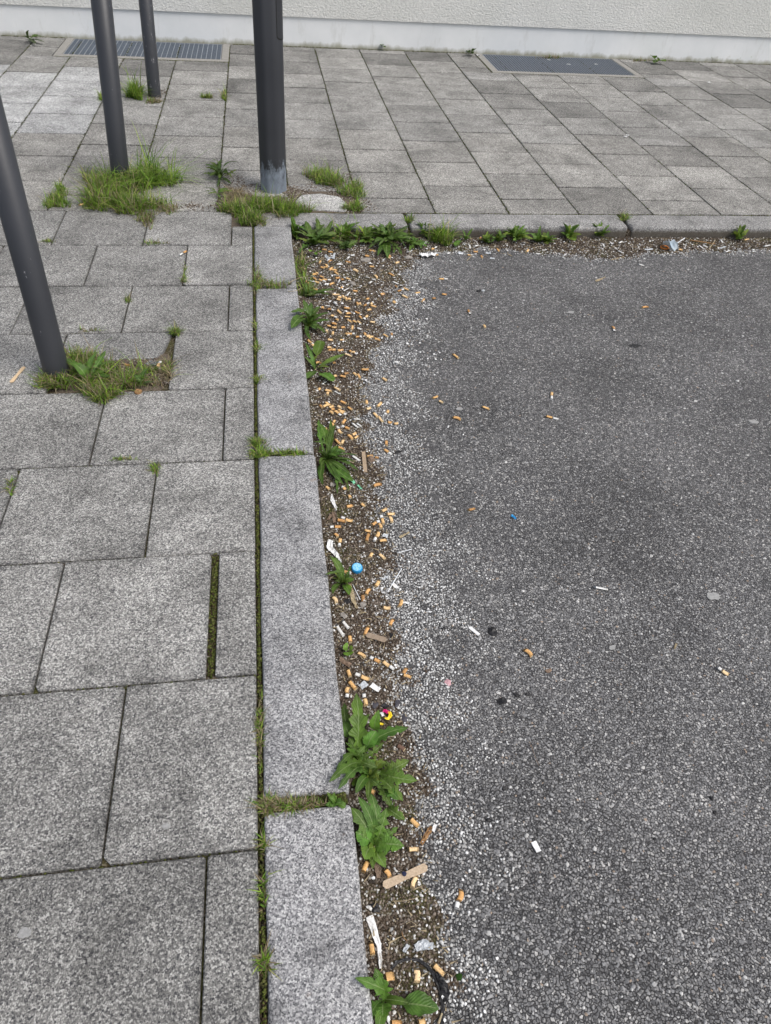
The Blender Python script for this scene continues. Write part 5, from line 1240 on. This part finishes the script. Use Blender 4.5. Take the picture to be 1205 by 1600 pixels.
# soil and crumbs where slabs are missing
def soil_patch(blobs, n, seed, z=-.010, label=None):
    P = np.array(roots(blobs, n, seed, z)); P[:, 2] += RN.uniform(-.002, .004, len(P))
    c = pal(len(P), [(.12, .09, .065), (.20, .165, .13), (.30, .27, .23), (.08, .06, .045), (.45, .42, .38)], [30, 28, 18, 16, 8])
    tag(link('soil_crumbs', pebbles('soil_crumbs', P, RN.uniform(.0022, .0055, len(P)), c, M['stone'], 'oct')), kind='stuff')
soil_patch([(200, 580, 62, 20, 1), (245, 590, 22, 14, .4)], 1500, 90, -.005)
soil_patch([(372, 300, 40, 28, 1.4), (455, 300, 35, 14, .8), (440, 335, 50, 14, 1), (520, 290, 40, 20, .8), (560, 320, 25, 18, .4)], 8000, 91, -.003)
tuft([(402, 348, 14, 9, 1)], 380, .035, .0011, 'low grass where the slabs meet the top of the left kerb', 262, dry=.5)
soil_patch([(248, 145, 13, 9, 1)], 240, 92, 0.0)
soil_patch([(300, 322, 25, 8, 1), (345, 322, 25, 8, 1)], 260, 93, 0.001)
# ---------------------------------------------------------------- other litter, one by one
def P3(px, py, h=0.0):
    p = at(px, py, ROAD + .004); return at(px, py, gz(p.x, p.y) + h)
def GP(px, py, h=0.0):
    return at(px, py, h) if px < 440 else P3(px, py, h)

def ribbon(name, path, widths, mat, seed, crumple=.002, h=.004, th=.0006, edge=.15, parent=None, origin=None, sub=5):
    """flat torn strip that follows path (pixels on the ground) with thickness and creases"""
    q = random.Random(seed); pts = [GP(x, y, h) for x, y in path]; B = origin if origin is not None else pts[0].copy()
    C = []; W = []
    for i in range(len(pts) - 1):
        for k in range(sub):
            t = k / sub; C.append(pts[i].lerp(pts[i + 1], t)); W.append(widths[i] * (1 - t) + widths[i + 1] * t)
    C.append(pts[-1]); W.append(widths[-1]); vs = []; fs = []; ac = 4; n = len(C)
    for i in range(n):
        d = (C[min(i + 1, n - 1)] - C[max(i - 1, 0)]); d.z = 0; d.normalize(); s = Vector((-d.y, d.x, 0))
        for k in range(ac + 1):
            u = (k / ac - .5) * W[i] * (1 + (q.uniform(-edge, edge) if k in (0, ac) else 0))
            vs.append(C[i] + s * u + Vector((0, 0, q.uniform(-.3, 1) * crumple)) - B)
    m0 = len(vs); vs += [v - Vector((0, 0, th)) for v in vs]
    w_ = ac + 1
    for i in range(n - 1):
        for k in range(ac):
            a, b, c, e = i * w_ + k, i * w_ + k + 1, (i + 1) * w_ + k + 1, (i + 1) * w_ + k
            fs.append((a, e, c, b)); fs.append((m0 + a, m0 + b, m0 + c, m0 + e))
        fs.append((i * w_, m0 + i * w_, m0 + (i + 1) * w_, (i + 1) * w_)); a = i * w_ + ac; b = a + w_; fs.append((a, b, m0 + b, m0 + a))
    for r in (0, (n - 1) * w_):
        for k in range(ac): fs.append((r + k, r + k + 1, m0 + r + k + 1, m0 + r + k))
    me = mesh(name, vs, fs, mat); o = link(name, me, parent, B if parent is None else None); return o

def lump(name, px, py, size, mat, seed, rough=.25, rz=0, h=.5, sub=2, parent=None):
    q = random.Random(seed); bm = bmesh.new(); bmesh.ops.create_icosphere(bm, subdivisions=sub, radius=1)
    for v in bm.verts: v.co *= 1 + q.uniform(-rough, rough); v.co = Vector((v.co.x * size[0], v.co.y * size[1], v.co.z * size[2]))
    o = link(name, bm_mesh(name, bm, mat), parent, GP(px, py, size[2] * h)); o.rotation_euler = (q.uniform(-.2, .2), q.uniform(-.2, .2), rz); return o

def rod(name, a, b, r, mat, n=8, taper=1.0, parent=None, bend=0.0, seg=5):
    a, b = Vector(a), Vector(b); d = (b - a); L = d.length; d.normalize(); s = d.cross(Vector((0, 0, 1))).normalized(); u = s.cross(d); vs = []; fs = []
    for j in range(seg + 1):
        t = j / seg; c = d * L * t + s * bend * 4 * t * (1 - t); k = r * (1 + (taper - 1) * t)
        for i in range(n):
            q = 2 * math.pi * i / n; vs.append(c + s * k * math.cos(q) + u * k * math.sin(q))
    for j in range(seg):
        for i in range(n): fs.append((j * n + i, j * n + (i + 1) % n, (j + 1) * n + (i + 1) % n, (j + 1) * n + i))
    fs.append(tuple(range(n))[::-1]); fs.append(tuple(range(seg * n, seg * n + n)))
    return link(name, mesh(name, vs, fs, mat, smooth=True), parent, a if parent is None else None)

def stirrer(a, b, wid, th, waist, label, tint, cat='wooden stick', name='wooden_stirrer', round_=True, group=None):
    a, b = Vector(a), Vector(b); d = b - a; L = d.length; n = 26; top = []; 
    for j in range(n + 1):
        t = j / n; x = L * t; e = min(x, L - x); w = wid / 2
        if round_ and e < w: w = math.sqrt(max(1e-9, w * w - (w - e) ** 2)) + 1e-4
        w *= 1 - waist * math.exp(-((t - .5) / .2) ** 2); top.append((x, w))
    vs = []; fs = []
    for x, w in top: vs += [(x, -w, 0), (x, w, 0), (x, w, th), (x, -w, th)]
    for j in range(n):
        k = j * 4
        for i in range(4): fs.append((k + i, k + 4 + i, k + 4 + (i + 1) % 4, k + (i + 1) % 4))
    fs.append((0, 1, 2, 3)); fs.append((4 * n + 3, 4 * n + 2, 4 * n + 1, 4 * n))
    o = link(name, mesh(name, vs, fs, M['wood']), None, a)
    o.rotation_euler = (0, -math.asin(max(-1, min(1, d.z / L))), math.atan2(d.y, d.x)); o.color = (*tint, 1)
    tag(o, label, cat, group); return o

def px_len(x1, y1, x2, y2): return (P3(x1, y1) - P3(x2, y2)).length

# wooden sticks
t = stirrer(P3(598, 1385, .006), P3(668, 1354, .009),   .0152, .0018, .16, 'wooden ice-cream stick with a blue ink mark lying across two butts', (1.05, 1.02, .98))
ink = lump('ink_spot', 631.5, 1369, (.0040, .0046, .0006), M['ink'], 3, .12, .5, 0); ink.location.z = t.location.z + .0032
ink.parent = t; t_mw = Matrix.Translation(t.location) @ t.rotation_euler.to_matrix().to_4x4(); ink.matrix_parent_inverse = t_mw.inverted()
stirrer(at(17, 598, .003), at(38, 573, .003), .0125, .0014, .25, 'small pale wooden stick on the slab left of the nearest post', (1.45, 1.35, 1.15))
o = stirrer(P3(571, 738, .005), P3(568, 706, .005), .0115, .0012, 0, 'flat brown cardboard strip upright beside the dark cone-like lump', (.78, .74, .70), 'cardboard strip', 'cardboard_strip', False)
stirrer(P3(572, 992, .004), P3(604, 1001, .005), .0155, .0022, .1, 'weathered flat grey-brown bark piece touching the end of a butt', (.62, .60, .60), 'bark piece', 'bark_piece')

# blue bottle cap
c = P3(558, 890, .001); cap = tag(empty('bottle_cap', c, .4), 'bright blue plastic bottle cap with speckled pale top lying on the grit', 'bottle cap')
cap.rotation_euler = (.12, -.10, .4)
def capmesh(r0, r1, z0, z1, n, ridge, name, mat, top=False, zt=None):
    vs = []; fs = []
    for z, r in ((z0, r0), (z0 + (z1 - z0) * .8, r0 * .985), (z1, r1)):
        for i in range(n):
            a = 2 * math.pi * i / n; k = r * (1 + (ridge if i % 2 else 0) * (z < z1)); vs.append((k * math.cos(a), k * math.sin(a), z))
    for j in range(2):
        for i in range(n): fs.append((j * n + i, j * n + (i + 1) % n, (j + 1) * n + (i + 1) % n, (j + 1) * n + i))
    fs.append(tuple(range(2 * n, 3 * n))); return mesh(name, vs, fs, mat)
link('skirt', capmesh(.0142, .0130, 0, .0125, 72, .03, 'skirt', M['capblue']), cap)
link('top_disc', capmesh(.0118, .0112, .0124, .0131, 40, 0, 'top_disc', M['captop']), cap)

# white straws and sticks
tag(rod('plastic_stick', P3(621, 864, .004), P3(644, 858, .006), .0011, M['plastic']), 'thin white plastic stick farthest from the kerb, above right of the blue cap', 'plastic stick')
tag(rod('plastic_stick', P3(606, 925, .003), P3(628, 888, .006), .0014, M['plastic']), 'longest thin white plastic stick, standing diagonally right of the blue cap', 'plastic stick')
tag(rod('plastic_stick', P3(551, 913, .004), P3(563, 937, .003), .0010, M['plastic']), 'short thin white stick lying along the split dry stalk', 'plastic stick')
s = tag(ribbon('dry_stalk', [(547, 912), (549, 925), (552, 938), (558, 950)], [.006, .011, .010, .006], M['straw'], 4, .003, .005, .002), 'split dry hollow stalk below the weed at the blue cap', 'dry stalk')
# papers
ribs = [
 ('torn_paper', [(518, 773), (520, 783), (526, 797)], [.004, .012, .003], 'paper', 'narrow torn white paper strip below the narrow-leaved weed', 'paper scrap', .004),
 ('crumpled_paper', [(516, 845), (515, 856), (526, 868), (532, 880)], [.016, .015, .011, .008], 'paper', 'long crumpled white paper hugging the kerb above the blue bottle cap', 'crumpled paper', .006),
 ('torn_paper', [(577, 1432), (584, 1452), (592, 1478), (595, 1514)], [.013, .012, .008, .005], 'paper', 'long dirty white torn paper strip pointing down into the lowest dandelion', 'torn paper strip', .003),
 ('torn_paper', [(606, 1588), (612, 1606)], [.006, .005], 'paper', 'white paper sliver at the lower picture edge', 'paper sliver', .002),
 ('paper_scrap', [(580, 1070), (593, 1079)], [.013, .012], 'paper', 'small white paper flake right of the grey one, above the colourful wrapper', 'paper flake', .002),
 ('paper_scrap', [(563, 1074), (573, 1067)], [.015, .013], 'clear', 'square grey flake above the upright dandelion leaf', 'paper flake', .001),
 ('paper_scrap', [(834, 1315), (842, 1331)], [.0105, .0105], 'paper', 'clean white paper rectangle alone on the near asphalt', 'paper scrap', .0008),
 ('paper_scrap', [(734, 980), (749, 992)], [.0085, .0085], 'paper', 'white paper roll left of the black lump on the asphalt', 'paper scrap', .0015),
 ('paper_scrap', [(598, 836), (606, 838)], [.011, .012], 'clear', 'grey paper scrap above the level butt of the loose group', 'paper scrap', .002),
 ('paper_scrap', [(613, 912), (622, 919)], [.009, .008], 'paper', 'white folded scrap right of the longest white plastic stick', 'paper scrap', .002),
 ('paper_scrap', [(597, 905), (606, 901)], [.008, .006], 'clear', 'pale film scrap left of the longest white plastic stick', 'film scrap', .002),
 ('paper_scrap', [(630, 941), (640, 943)], [.006, .006], 'paper', 'small white flake beside the nearly upright butt', 'paper flake', .002),
 ('film_scrap', [(649, 1482), (662, 1476), (677, 1479)], [.012, .017, .010], 'clear', 'crinkled transparent film scrap above the black rubber strip', 'film scrap', .004),
 ('film_scrap', [(631, 1488), (638, 1476)], [.006, .007], 'clear', 'narrow pale film scrap left of the crinkled transparent one', 'film scrap', .003),
 ('paper_scrap', [(676, 1299), (681, 1288)], [.008, .007], 'paper', 'white flake at the tip of the curled brown leaf', 'paper flake', .003),
 ('crumpled_tissue', [(655, 398), (662, 400), (671, 399), (682, 398)], [.02, .034, .036, .018], 'paper', 'crumpled white tissue right of the largest rosette', 'tissue', .012),
 ('torn_paper', [(658, 383), (666, 378)], [.020, .016], 'paper', 'torn white and reddish scrap between rosette and dark grass tuft', 'paper scrap', .008),
 ('torn_paper', [(641, 379), (651, 379)], [.010, .010], 'paper', 'flat white scrap between the leaves of the largest rosette', 'paper scrap', .004),
 ('film_scrap', [(508, 399), (513, 404), (521, 403), (523, 396)], [.010, .012, .012, .008], 'clear', 'curved pale blue film scrap in the litter below the corner weed', 'film scrap', .006),
 ('paper_scrap', [(759, 395), (767, 396)], [.018, .018], 'clear', 'grey-white pebble-like scrap under the far kerb', 'paper scrap', .004),
 ('paper_scrap', [(766, 403), (773, 404)], [.014, .014], 'clear', 'grey-white scrap just outside the dirt strip under the far kerb', 'paper scrap', .002),
 ('film_scrap', [(1008, 390), (1020, 389)], [.014, .012], 'clear', 'flat grey film scrap left of the orange ring', 'film scrap', .002),
 ('paper_scrap', [(1125, 388), (1134, 385)], [.012, .010], 'clear', 'pale flake on the asphalt edge near the right side', 'paper flake', .002),
 ('leaf_scrap', [(931, 439), (940, 436), (946, 433)], [.014, .008, .003], 'straw', 'straw-coloured torn scrap on the far asphalt', 'dry scrap', .004),
 ('leaf_scrap', [(1054, 1014), (1057, 1006)], [.004, .005], 'straw', 'tiny curled pale scrap on the asphalt left of the right-hand butt', 'dry scrap', .003),
 ('dry_leaf', [(658, 1320), (664, 1310), (672, 1297), (674, 1292)], [.005, .009, .009, .004], 'tan', 'curled brown dry leaf right of the white-topped butt', 'dry leaf', .006),
 ('dry_leaf', [(592, 1372), (590, 1356), (584, 1342)], [.008, .012, .004], 'bark', 'brown withered leaf between two butts below the lush dandelion', 'dry leaf', .003),
 ('bark_piece', [(521, 800), (523, 817)], [.011, .009], 'bark', 'upright dry brown bark bit left of the crossed butts', 'bark piece', .003),
 ('bark_piece', [(513, 812), (518, 804)], [.008, .008], 'bark', 'smaller dry bark bit leaning to the upright one', 'bark piece', .003),
 ('bark_piece', [(531, 1030), (547, 1040)], [.012, .014], 'bark', 'brown woody bits near the kerb below the bright seedling', 'bark piece', .004),
 ('flake', [(534, 958), (541, 965)], [.012, .011], 'rock', 'pale grey stone flake near the kerb below the blue cap', 'stone flake', .002),
 ('flake', [(516, 757), (524, 757)], [.014, .010], 'rock', 'brownish flake beside the base of the narrow-leaved weed', 'stone flake', .002),
 ('green_foil', [(548, 749), (554, 755)], [.009, .008], 'green', 'upper bright green and white foil scrap at the narrow-leaved weed', 'foil scrap', .003),
 ('green_foil', [(559, 758), (565, 764)], [.006, .007], 'green', 'lower greyish green foil scrap at the narrow-leaved weed', 'foil scrap', .003),
 ('blue_scrap', [(800, 805), (806, 812)], [.008, .006], 'capblue', 'tiny bright blue plastic scrap alone on the asphalt', 'plastic scrap', .004),
 ('frayed_paper', [(624, 840), (631, 836), (640, 832)], [.007, .006, .005], 'straw', 'frayed straw-coloured scrap on the grit right of the grey paper', 'dry scrap', .003),
]
for i, (nm, path, wd, mt, lab, cat, cr) in enumerate(ribs): tag(ribbon(nm, path, wd, M[mt], 100 + i, cr, .003 + cr * .4), lab, cat)
# wooden dark splinters, stalks, twigs
for (a, b, r, mt, lab, bend) in [((612, 1408), (655, 1401), .0007, 'straw', 'thin dry grass stem with a seed husk below the wooden stick', .003), ((588, 1407), (584, 1418), .0006, 'straw', 'tiny dry stem at the left end of the wooden stick', 0),
        ((598, 1474), (608, 1492), .0006, 'bark', 'dark thin stem right of the torn paper strip', 0), ((619, 1546), (642, 1547), .0006, 'straw', 'dry stem lying level below the yellow crushed butt', .001), ((620, 1544), (628, 1531), .0007, 'straw', 'short slanted dry stem below the yellow crushed butt', 0),
        ((603, 1563), (608, 1549), .0007, 'straw', 'short upright dry stem next to the lowest dandelion', 0), ((633, 1561), (643, 1557), .0010, 'straw', 'pale straw bit above the long oval leaf', 0), ((685, 1600), (691, 1583), .0024, 'straw', 'pale twig piece at the lower picture edge inside the rubber strip', 0),
        ((573, 1222), (597, 1206), .0010, 'straw', 'bare tan stalk crossing the sprawling dandelion', 0), ((607, 1474), (620, 1467), .0018, 'straw', 'grey-brown twig piece between torn paper and film scrap', 0), ((628, 1456), (636, 1470), .0010, 'tan', 'small curved orange-brown twig above the film scrap', .002),
        ((830, 1163), (842, 1196), .0007, 'bark', 'dark thin twig on the near asphalt', .001), ((450, 443), (476, 432), .0012, 'straw', 'long pale dry blade reaching over the first kerb joint', -.006), ((450, 455), (470, 451), .0010, 'straw', 'second pale dry blade over the first kerb joint', .008),
        ((482, 438), (494, 441), .0022, 'plastic', 'thin white paper roll in the dense litter by the first kerb joint', 0), ((535, 418), (556, 419), .0010, 'bark', 'thin reddish stem in the dense corner litter', 0), ((792, 366), (800, 400), .0020, 'straw', 'tall bare pale stalk leaning at the bushy far kerb weed', .01),
        ((1078, 375), (1118, 381), .0032, 'tan', 'long orange-brown twig under the far kerb right of the cloth mask', 0), ((1108, 389), (1118, 375), .0024, 'straw', 'pale twig leaning on the long orange-brown twig', 0), ((955, 406), (975, 401), .0022, 'straw', 'thin pale stem lying on the dirt left of the cloth mask', 0), ((730, 407), (738, 398), .0018, 'straw', 'pale stem end sticking out of the dirt under the far kerb', 0),
        ((565, 530), (590, 531), .0007, 'straw', 'thin pale stem lying level across the grit of the butt field', 0), ((561, 767), (575, 769), .0006, 'straw', 'thin stem right of the green foil', 0)]:
    k = 0.012 if lab.startswith('tall') or 'reaching over' in lab or 'second pale' in lab else 0
    hb = .075 if 'over the first kerb' in lab else (.0 if not k else .07)
    if 'over the first kerb' in lab: A_, B_ = at(*a, .012), at(*b, .014)
    elif lab.startswith('tall'): A_, B_ = P3(*b, .004), P3(b[0] - 6, b[1] - 6, .10)
    else: A_, B_ = GP(*a, .004), GP(*b, .005)
    nm = 'straw_piece' if mt in ('straw', 'bark') else ('paper_roll' if mt == 'plastic' else 'twig')
    tag(rod(nm, A_, B_, r, M[mt], 6, .7, None, bend), lab, 'straw' if nm == 'straw_piece' else ('paper roll' if nm == 'paper_roll' else 'twig'))
q = random.Random(77)                                    # loose husks and stem bits in the dirt: nobody could count them
V_ = []; F_ = []
for i in range(2400):
    if q.random() < .65: y = 3.25 - 3.1 * q.random() ** 1.7; x = q.uniform(.105, float(np.interp(y, XB[:, 0], XB[:, 1])) + .02)
    else: x = q.uniform(.6, 3.2); y = q.uniform(3.12, 3.29)
    z = gz(x, y) + q.uniform(.002, .006); a = q.uniform(0, 3.14); L = q.uniform(.005, .022); w = q.uniform(.0004, .0016); c, s = math.cos(a), math.sin(a); dz = q.uniform(-.003, .004); k = len(V_)
    V_ += [(x - s * w, y + c * w, z), (x + s * w, y - c * w, z), (x + c * L, y + s * L, z + dz), (x + c * L * .5, y + s * L * .5, z + w * 1.5 + dz * .5)]
    F_ += [(k, k + 1, k + 3), (k + 1, k + 2, k + 3), (k + 2, k, k + 3)]
tag(link('plant_debris', mesh('plant_debris', V_, F_, M['straw'])), kind='stuff')
V_ = []; F_ = []
for i in range(760):                                     # crumbs of white paper and ash
    if q.random() < .55: y = q.uniform(2.2, 3.25); x = q.uniform(.12, .62)
    elif q.random() < .3: y = q.uniform(.2, 2.2); x = q.uniform(.11, .33)
    else: x = q.uniform(.6, 3.2); y = q.uniform(3.10, 3.28)
    z = gz(x, y) + q.uniform(.003, .006); r = q.uniform(.0018, .0058 if y > 2 else .0034); k = len(V_); m_ = q.randint(4, 5)
    V_ += [(x + r * q.uniform(.6, 1.2) * math.cos(6.283 * j / m_), y + r * q.uniform(.6, 1.2) * math.sin(6.283 * j / m_), z + q.uniform(0, .0035)) for j in range(m_)] + [(x, y, z + .002)]
    F_ += [(k + j, k + (j + 1) % m_, k + m_) for j in range(m_)]
tag(link('paper_crumbs', mesh('paper_crumbs', V_, F_, M['paper'])), kind='stuff')

# dark lumps, stones, gum
for (px, py, sz, mt, lab, cat, nm, rz) in [
    (770, 986, (.010, .012, .005), 'black', 'black leather-like lump beside the white paper roll on the asphalt', 'black lump', 'rubber_lump', .3), (784, 1096, (.013, .008, .004), 'black', 'largest black tar-like lump on the near asphalt', 'black lump', 'tar_lump', 0),
    (808, 1086, (.007, .006, .003), 'black', 'first small black tar crumb right of the largest lump', 'black lump', 'tar_lump', 0), (825, 1085, (.006, .004, .003), 'black', 'second black tar crumb farther right of the largest lump', 'black lump', 'tar_lump', 0),
    (857, 1048, (.009, .005, .002), 'bark', 'flat dark brown leaf-like bit below the butt on the asphalt', 'dark scrap', 'bark_bit', .2), (788, 1233, (.005, .004, .003), 'black', 'small black crumb left of the white paper rectangle', 'black lump', 'tar_lump', 0),
    (764, 1281, (.007, .0035, .003), 'black', 'flat black crumb near the grit edge below another crumb', 'black lump', 'tar_lump', 0), (1112, 1248, (.004, .006, .003), 'black', 'upper one of two black crumbs at the right on the near asphalt', 'black lump', 'tar_lump', 0), (1117, 1270, (.004, .004, .003), 'black', 'lower one of two black crumbs at the right on the near asphalt', 'black lump', 'tar_lump', 0),
    (1023, 1311, (.004, .003, .002), 'black', 'single black crumb in the middle of the near asphalt', 'black lump', 'tar_lump', 0), (621, 706, (.012, .005, .004), 'black', 'flat black scrap on grit right of the dark cone-like lump', 'black scrap', 'rubber_scrap', .2),
    (580, 717, (.0105, .0125, .008), 'bark', 'round dark brown cone-like lump beside the cardboard strip', 'seed cone', 'seed_cone', 0), (693, 982, (.006, .006, .002), 'black', 'small dark spot lump on the grit left of the white paper roll', 'black lump', 'tar_lump', 0),
    (748, 455, (.011, .008, .006), 'black', 'black lump with a whitish flake beside it on the far asphalt', 'black lump', 'rubber_lump', 0), (755, 454, (.007, .006, .004), 'clear', 'whitish flake right of the far black lump', 'pale flake', 'paper_flake', 0),
    (613, 994, (.0045, .011, .002), 'black', 'black pointed splinter below the mottled butt', 'black splinter', 'black_splinter', .35), (542, 940, (.010, .007, .003), 'black', 'black rubber bit under the weed below the blue cap', 'rubber bit', 'rubber_bit', 0),
    (586, 1102, (.009, .0075, .003), 'slate', 'dark violet-grey chip left of the colourful wrapper', 'slate chip', 'slate_chip', .6), (621, 1099, (.006, .011, .003), 'slate', 'dark chip upper right of the colourful wrapper', 'slate chip', 'slate_chip', -.3),
    (602, 1103, (.009, .006, .003), 'black', 'black folded scrap directly above the colourful wrapper', 'black scrap', 'rubber_scrap', 0), (632, 1123, (.006, .012, .004), 'slate', 'largest grey slate chip right of the colourful wrapper', 'slate chip', 'slate_chip', -.2),
    (584, 1418, (.012, .008, .003), 'black', 'black flat scrap near the kerb below the wooden stick', 'black scrap', 'rubber_scrap', -.5), (700, 1067, (.0082, .0085, .0028), 'pink', 'pale pink chewed gum on the near grit edge', 'chewing gum', 'chewing_gum', 0),
    (572, 406, (.025, .018, .008), 'rock', 'flat pale beige stone in the butt field', 'stone', 'flat_stone', .2), (551, 443, (.013, .014, .008), 'rock', 'round brownish stone in the butt field', 'stone', 'round_stone', 0),
    (638, 402, (.018, .012, .007), 'rock', 'pale rough stone left of the crumpled tissue', 'stone', 'flat_stone', 0), (594, 380, (.011, .008, .006), 'rock', 'small pale stone under the rosette leaves', 'stone', 'round_stone', 0),
    (720, 395, (.014, .010, .006), 'clear', 'small whitish lump right of the dark grass tuft', 'pale flake', 'paper_flake', 0), (557, 935, (.004, .004, .003), 'rock', 'small stone beside the dry stalk', 'stone', 'round_stone', 0),
    (567, 944, (.009, .008, .006), 'rock', 'light grey stone below the upright butt beside the stalk', 'stone', 'round_stone', 0), (583, 1402 - 30, (.004, .003, .003), 'plastic', 'tiny white pebble under the withered leaf', 'stone', 'round_stone', 0),
    (717, 1527, (.006, .006, .003), 'moss2', 'tiny dark green moss cushion on the grit right of the rubber strip', 'moss cushion', 'moss_cushion', 0), (216, 612, (.012, .010, .010), 'tan', 'reddish brown pebble at the front edge of the broken slab', 'stone', 'round_stone', 0)]:
    mat = M.get(mt) or mat_flat('moss_green', (.03, .07, .015), None, 500, .95, .05, .002)
    tag(lump(nm, px, py, sz, mat, int(px * 3 + py), .38 if mt == 'black' else .22, rz, .35), lab, cat)
# gum spots trodden flat
for i, (px, py, r, lab) in enumerate([(718, 639, .013, 'pale flattened gum between two butts on the asphalt'), (1115, 932, .020, 'pale worn gum smear on the right of the asphalt'), (892, 488, .016, 'pale gum spot on the far asphalt'), (1178, 659, .018, 'whitish gum streak at the right asphalt edge'),
                                (957, 1012, .010, 'faint gum spot left of the right-hand butt'), (260, 1291, .0085, 'round pale gum spot on a near paving slab'), (38, 1458, .012, 'ring-shaped gum spot on the nearest left slab')]):
    z = .0012 if px < 440 else ROAD + .0012; bm = bmesh.new(); q = random.Random(i)
    bmesh.ops.create_circle(bm, cap_ends=True, segments=18, radius=r)
    for v in bm.verts: v.co *= q.uniform(.72, 1.12); v.co.y *= .7
    g = bmesh.ops.extrude_face_region(bm, geom=bm.faces[:]); bmesh.ops.translate(bm, vec=(0, 0, .0012), verts=[v for v in g['geom'] if isinstance(v, bmesh.types.BMVert)])
    tag(link('flattened_gum', bm_mesh('flattened_gum', bm, M['gum']), None, at(px, py, z)), lab, 'chewing gum')
bm = bmesh.new(); q = random.Random(9); B = at(992, 540, ROAD + .0009)
bmesh.ops.create_circle(bm, cap_ends=True, segments=26, radius=.028)
for v in bm.verts: v.co *= q.uniform(.6, 1.15); v.co.y *= .6
tag(link('oil_spot', bm_mesh('oil_spot', bm, M['oil']), None, B), 'dark irregular oil spot on the far asphalt', 'oil spot')

# colourful wrapper
c = P3(603, 1117, .006); wr = tag(empty('sweet_wrapper', c), 'torn sweet wrapper printed magenta and yellow beside the large dandelion', 'wrapper')
ribbon('magenta_part', [(598, 1112), (603, 1111), (608, 1114)], [.005, .008, .007], M['magenta'], 5, .003, .008, .0005, .1, wr, c)
ribbon('yellow_part', [(608, 1112), (611, 1118), (606, 1124), (601, 1122)], [.006, .007, .007, .004], M['yellow'], 6, .003, .008, .0005, .1, wr, c)
ribbon('white_part', [(596, 1113), (599, 1119)], [.008, .006], M['paper'], 7, .002, .0075, .0005, .1, wr, c)
tag(ribbon('wrapper_scrap', [(594, 1131), (599, 1132)], [.005, .005], M['yellow'], 8, .002, .006), 'tiny yellow wrapper crumb below the torn sweet wrapper', 'wrapper scrap')

# black rubber strip: thin arc that widens into a flat torn piece
rb = tag(empty('rubber_strip', P3(612, 1513, .004)), 'black rubber strip curving in an arc near the lower edge with a torn wide end', 'rubber strip')
O_ = P3(612, 1513, .004)
ribbon('thin_arc', [(612, 1514), (622, 1503), (636, 1499), (650, 1499), (661, 1504), (670, 1512), (678, 1522), (686, 1540), (690, 1560), (692, 1580), (691, 1600), (689, 1615)], [.0035, .004, .0045, .005, .0052, .0052, .006, .0055, .005, .005, .005, .005], M['black'], 9, .001, .005, .0022, .12, rb, O_, 4)
ribbon('torn_end', [(682, 1520), (690, 1532), (695, 1545), (697, 1558), (694, 1566)], [.005, .011, .014, .011, .003], M['black'], 10, .003, .008, .0016, .2, rb, O_, 4)

# pale blue cloth mask, folded, with its strap and an orange ring beside it
c = P3(1048, 388, .004); mk = tag(empty('face_mask', c), 'crumpled pale blue and white face mask with strap on the dirt under the far kerb', 'face mask')
def quadcloth(name, corners, mat, parent, O, n=8, amp=.006, seed=1, th=.001):
    q = random.Random(seed); A, B_, C_, D_ = corners; vs = []; fs = []
    for j in range(n + 1):
        for i in range(n + 1):
            u, v = i / n, j / n; p = (A * (1 - u) + B_ * u) * (1 - v) + (D_ * (1 - u) + C_ * u) * v
            vs.append(p + Vector((0, 0, amp * math.sin(u * 9 + seed) * math.cos(v * 6) + q.uniform(-.001, .001))) - O)
    k = len(vs); vs += [v - Vector((0, 0, th)) for v in vs]; w_ = n + 1
    for j in range(n):
        for i in range(n):
            a = j * w_ + i; fs.append((a, a + 1, a + w_ + 1, a + w_)); fs.append((k + a, k + a + w_, k + a + w_ + 1, k + a + 1))
    for i in range(n):
        for a, b in ((i, i + 1), (n * w_ + i, n * w_ + i + 1), (i * w_, (i + 1) * w_), (i * w_ + n, (i + 1) * w_ + n)): fs.append((a, b, k + b, k + a))
    return link(name, mesh(name, vs, fs, mat, smooth=True), parent)
quadcloth('cloth', [P3(1052, 391, .006), P3(1061, 389, .008), P3(1057, 376, .050), P3(1044, 375, .050)], M['mask'], mk, c, seed=2)
quadcloth('folded_flap', [P3(1036, 379, .012), P3(1052, 391, .008), P3(1046, 376, .052), P3(1037, 377.5, .030)], M['mask'], mk, c, amp=.003, seed=4)
s_ = rod('strap', P3(1058, 380, .03), P3(1070, 372, .028), .0024, M['plastic'], 6, 1); s_.parent = mk; s_.location = s_.location - c
bm = bmesh.new(); me = bpy.data.meshes.new('orange_ring'); vs = []; fs = []; n, k = 28, 6
for i in range(n):
    a = 2 * math.pi * i / n
    for j in range(k):
        b = 2 * math.pi * j / k; r = .019 + .0032 * math.cos(b); vs.append((r * math.cos(a), r * math.sin(a) * .85, .0045 + .0045 * math.sin(b)))
for i in range(n):
    for j in range(k): fs.append((i * k + j, ((i + 1) % n) * k + j, ((i + 1) % n) * k + (j + 1) % k, i * k + (j + 1) % k))
bm.free(); tag(link('plastic_ring', mesh('plastic_ring', vs, fs, M['orange'], True), None, P3(1038, 388, .001)), 'orange-brown plastic ring lying left of the face mask', 'ring')
# white feather-like flecks lying on the right grate and the paving
for i, (px, py) in enumerate([(886, 100), (929, 100), (855, 93), (745, 86), (1106, 128), (978, 211), (975, 213)]):
    o = ribbon('pale_fleck', [(px, py), (px + 5, py + 1)], [.016, .010], M['paper'], 300 + i, .006, .003); o.location = at(px, py, .003)
    tag(o, ['white fleck in the middle of the right grate', 'white fleck on the right part of the right grate', 'white fleck at the upper left rim of the right grate', 'white fleck at the wall left of the right grate',
            'white fleck on a darker slab near the right wall foot', 'white fleck in a lengthwise joint of the right paving', 'second white crumb in the same lengthwise joint of the right paving'][i], 'paper fleck')
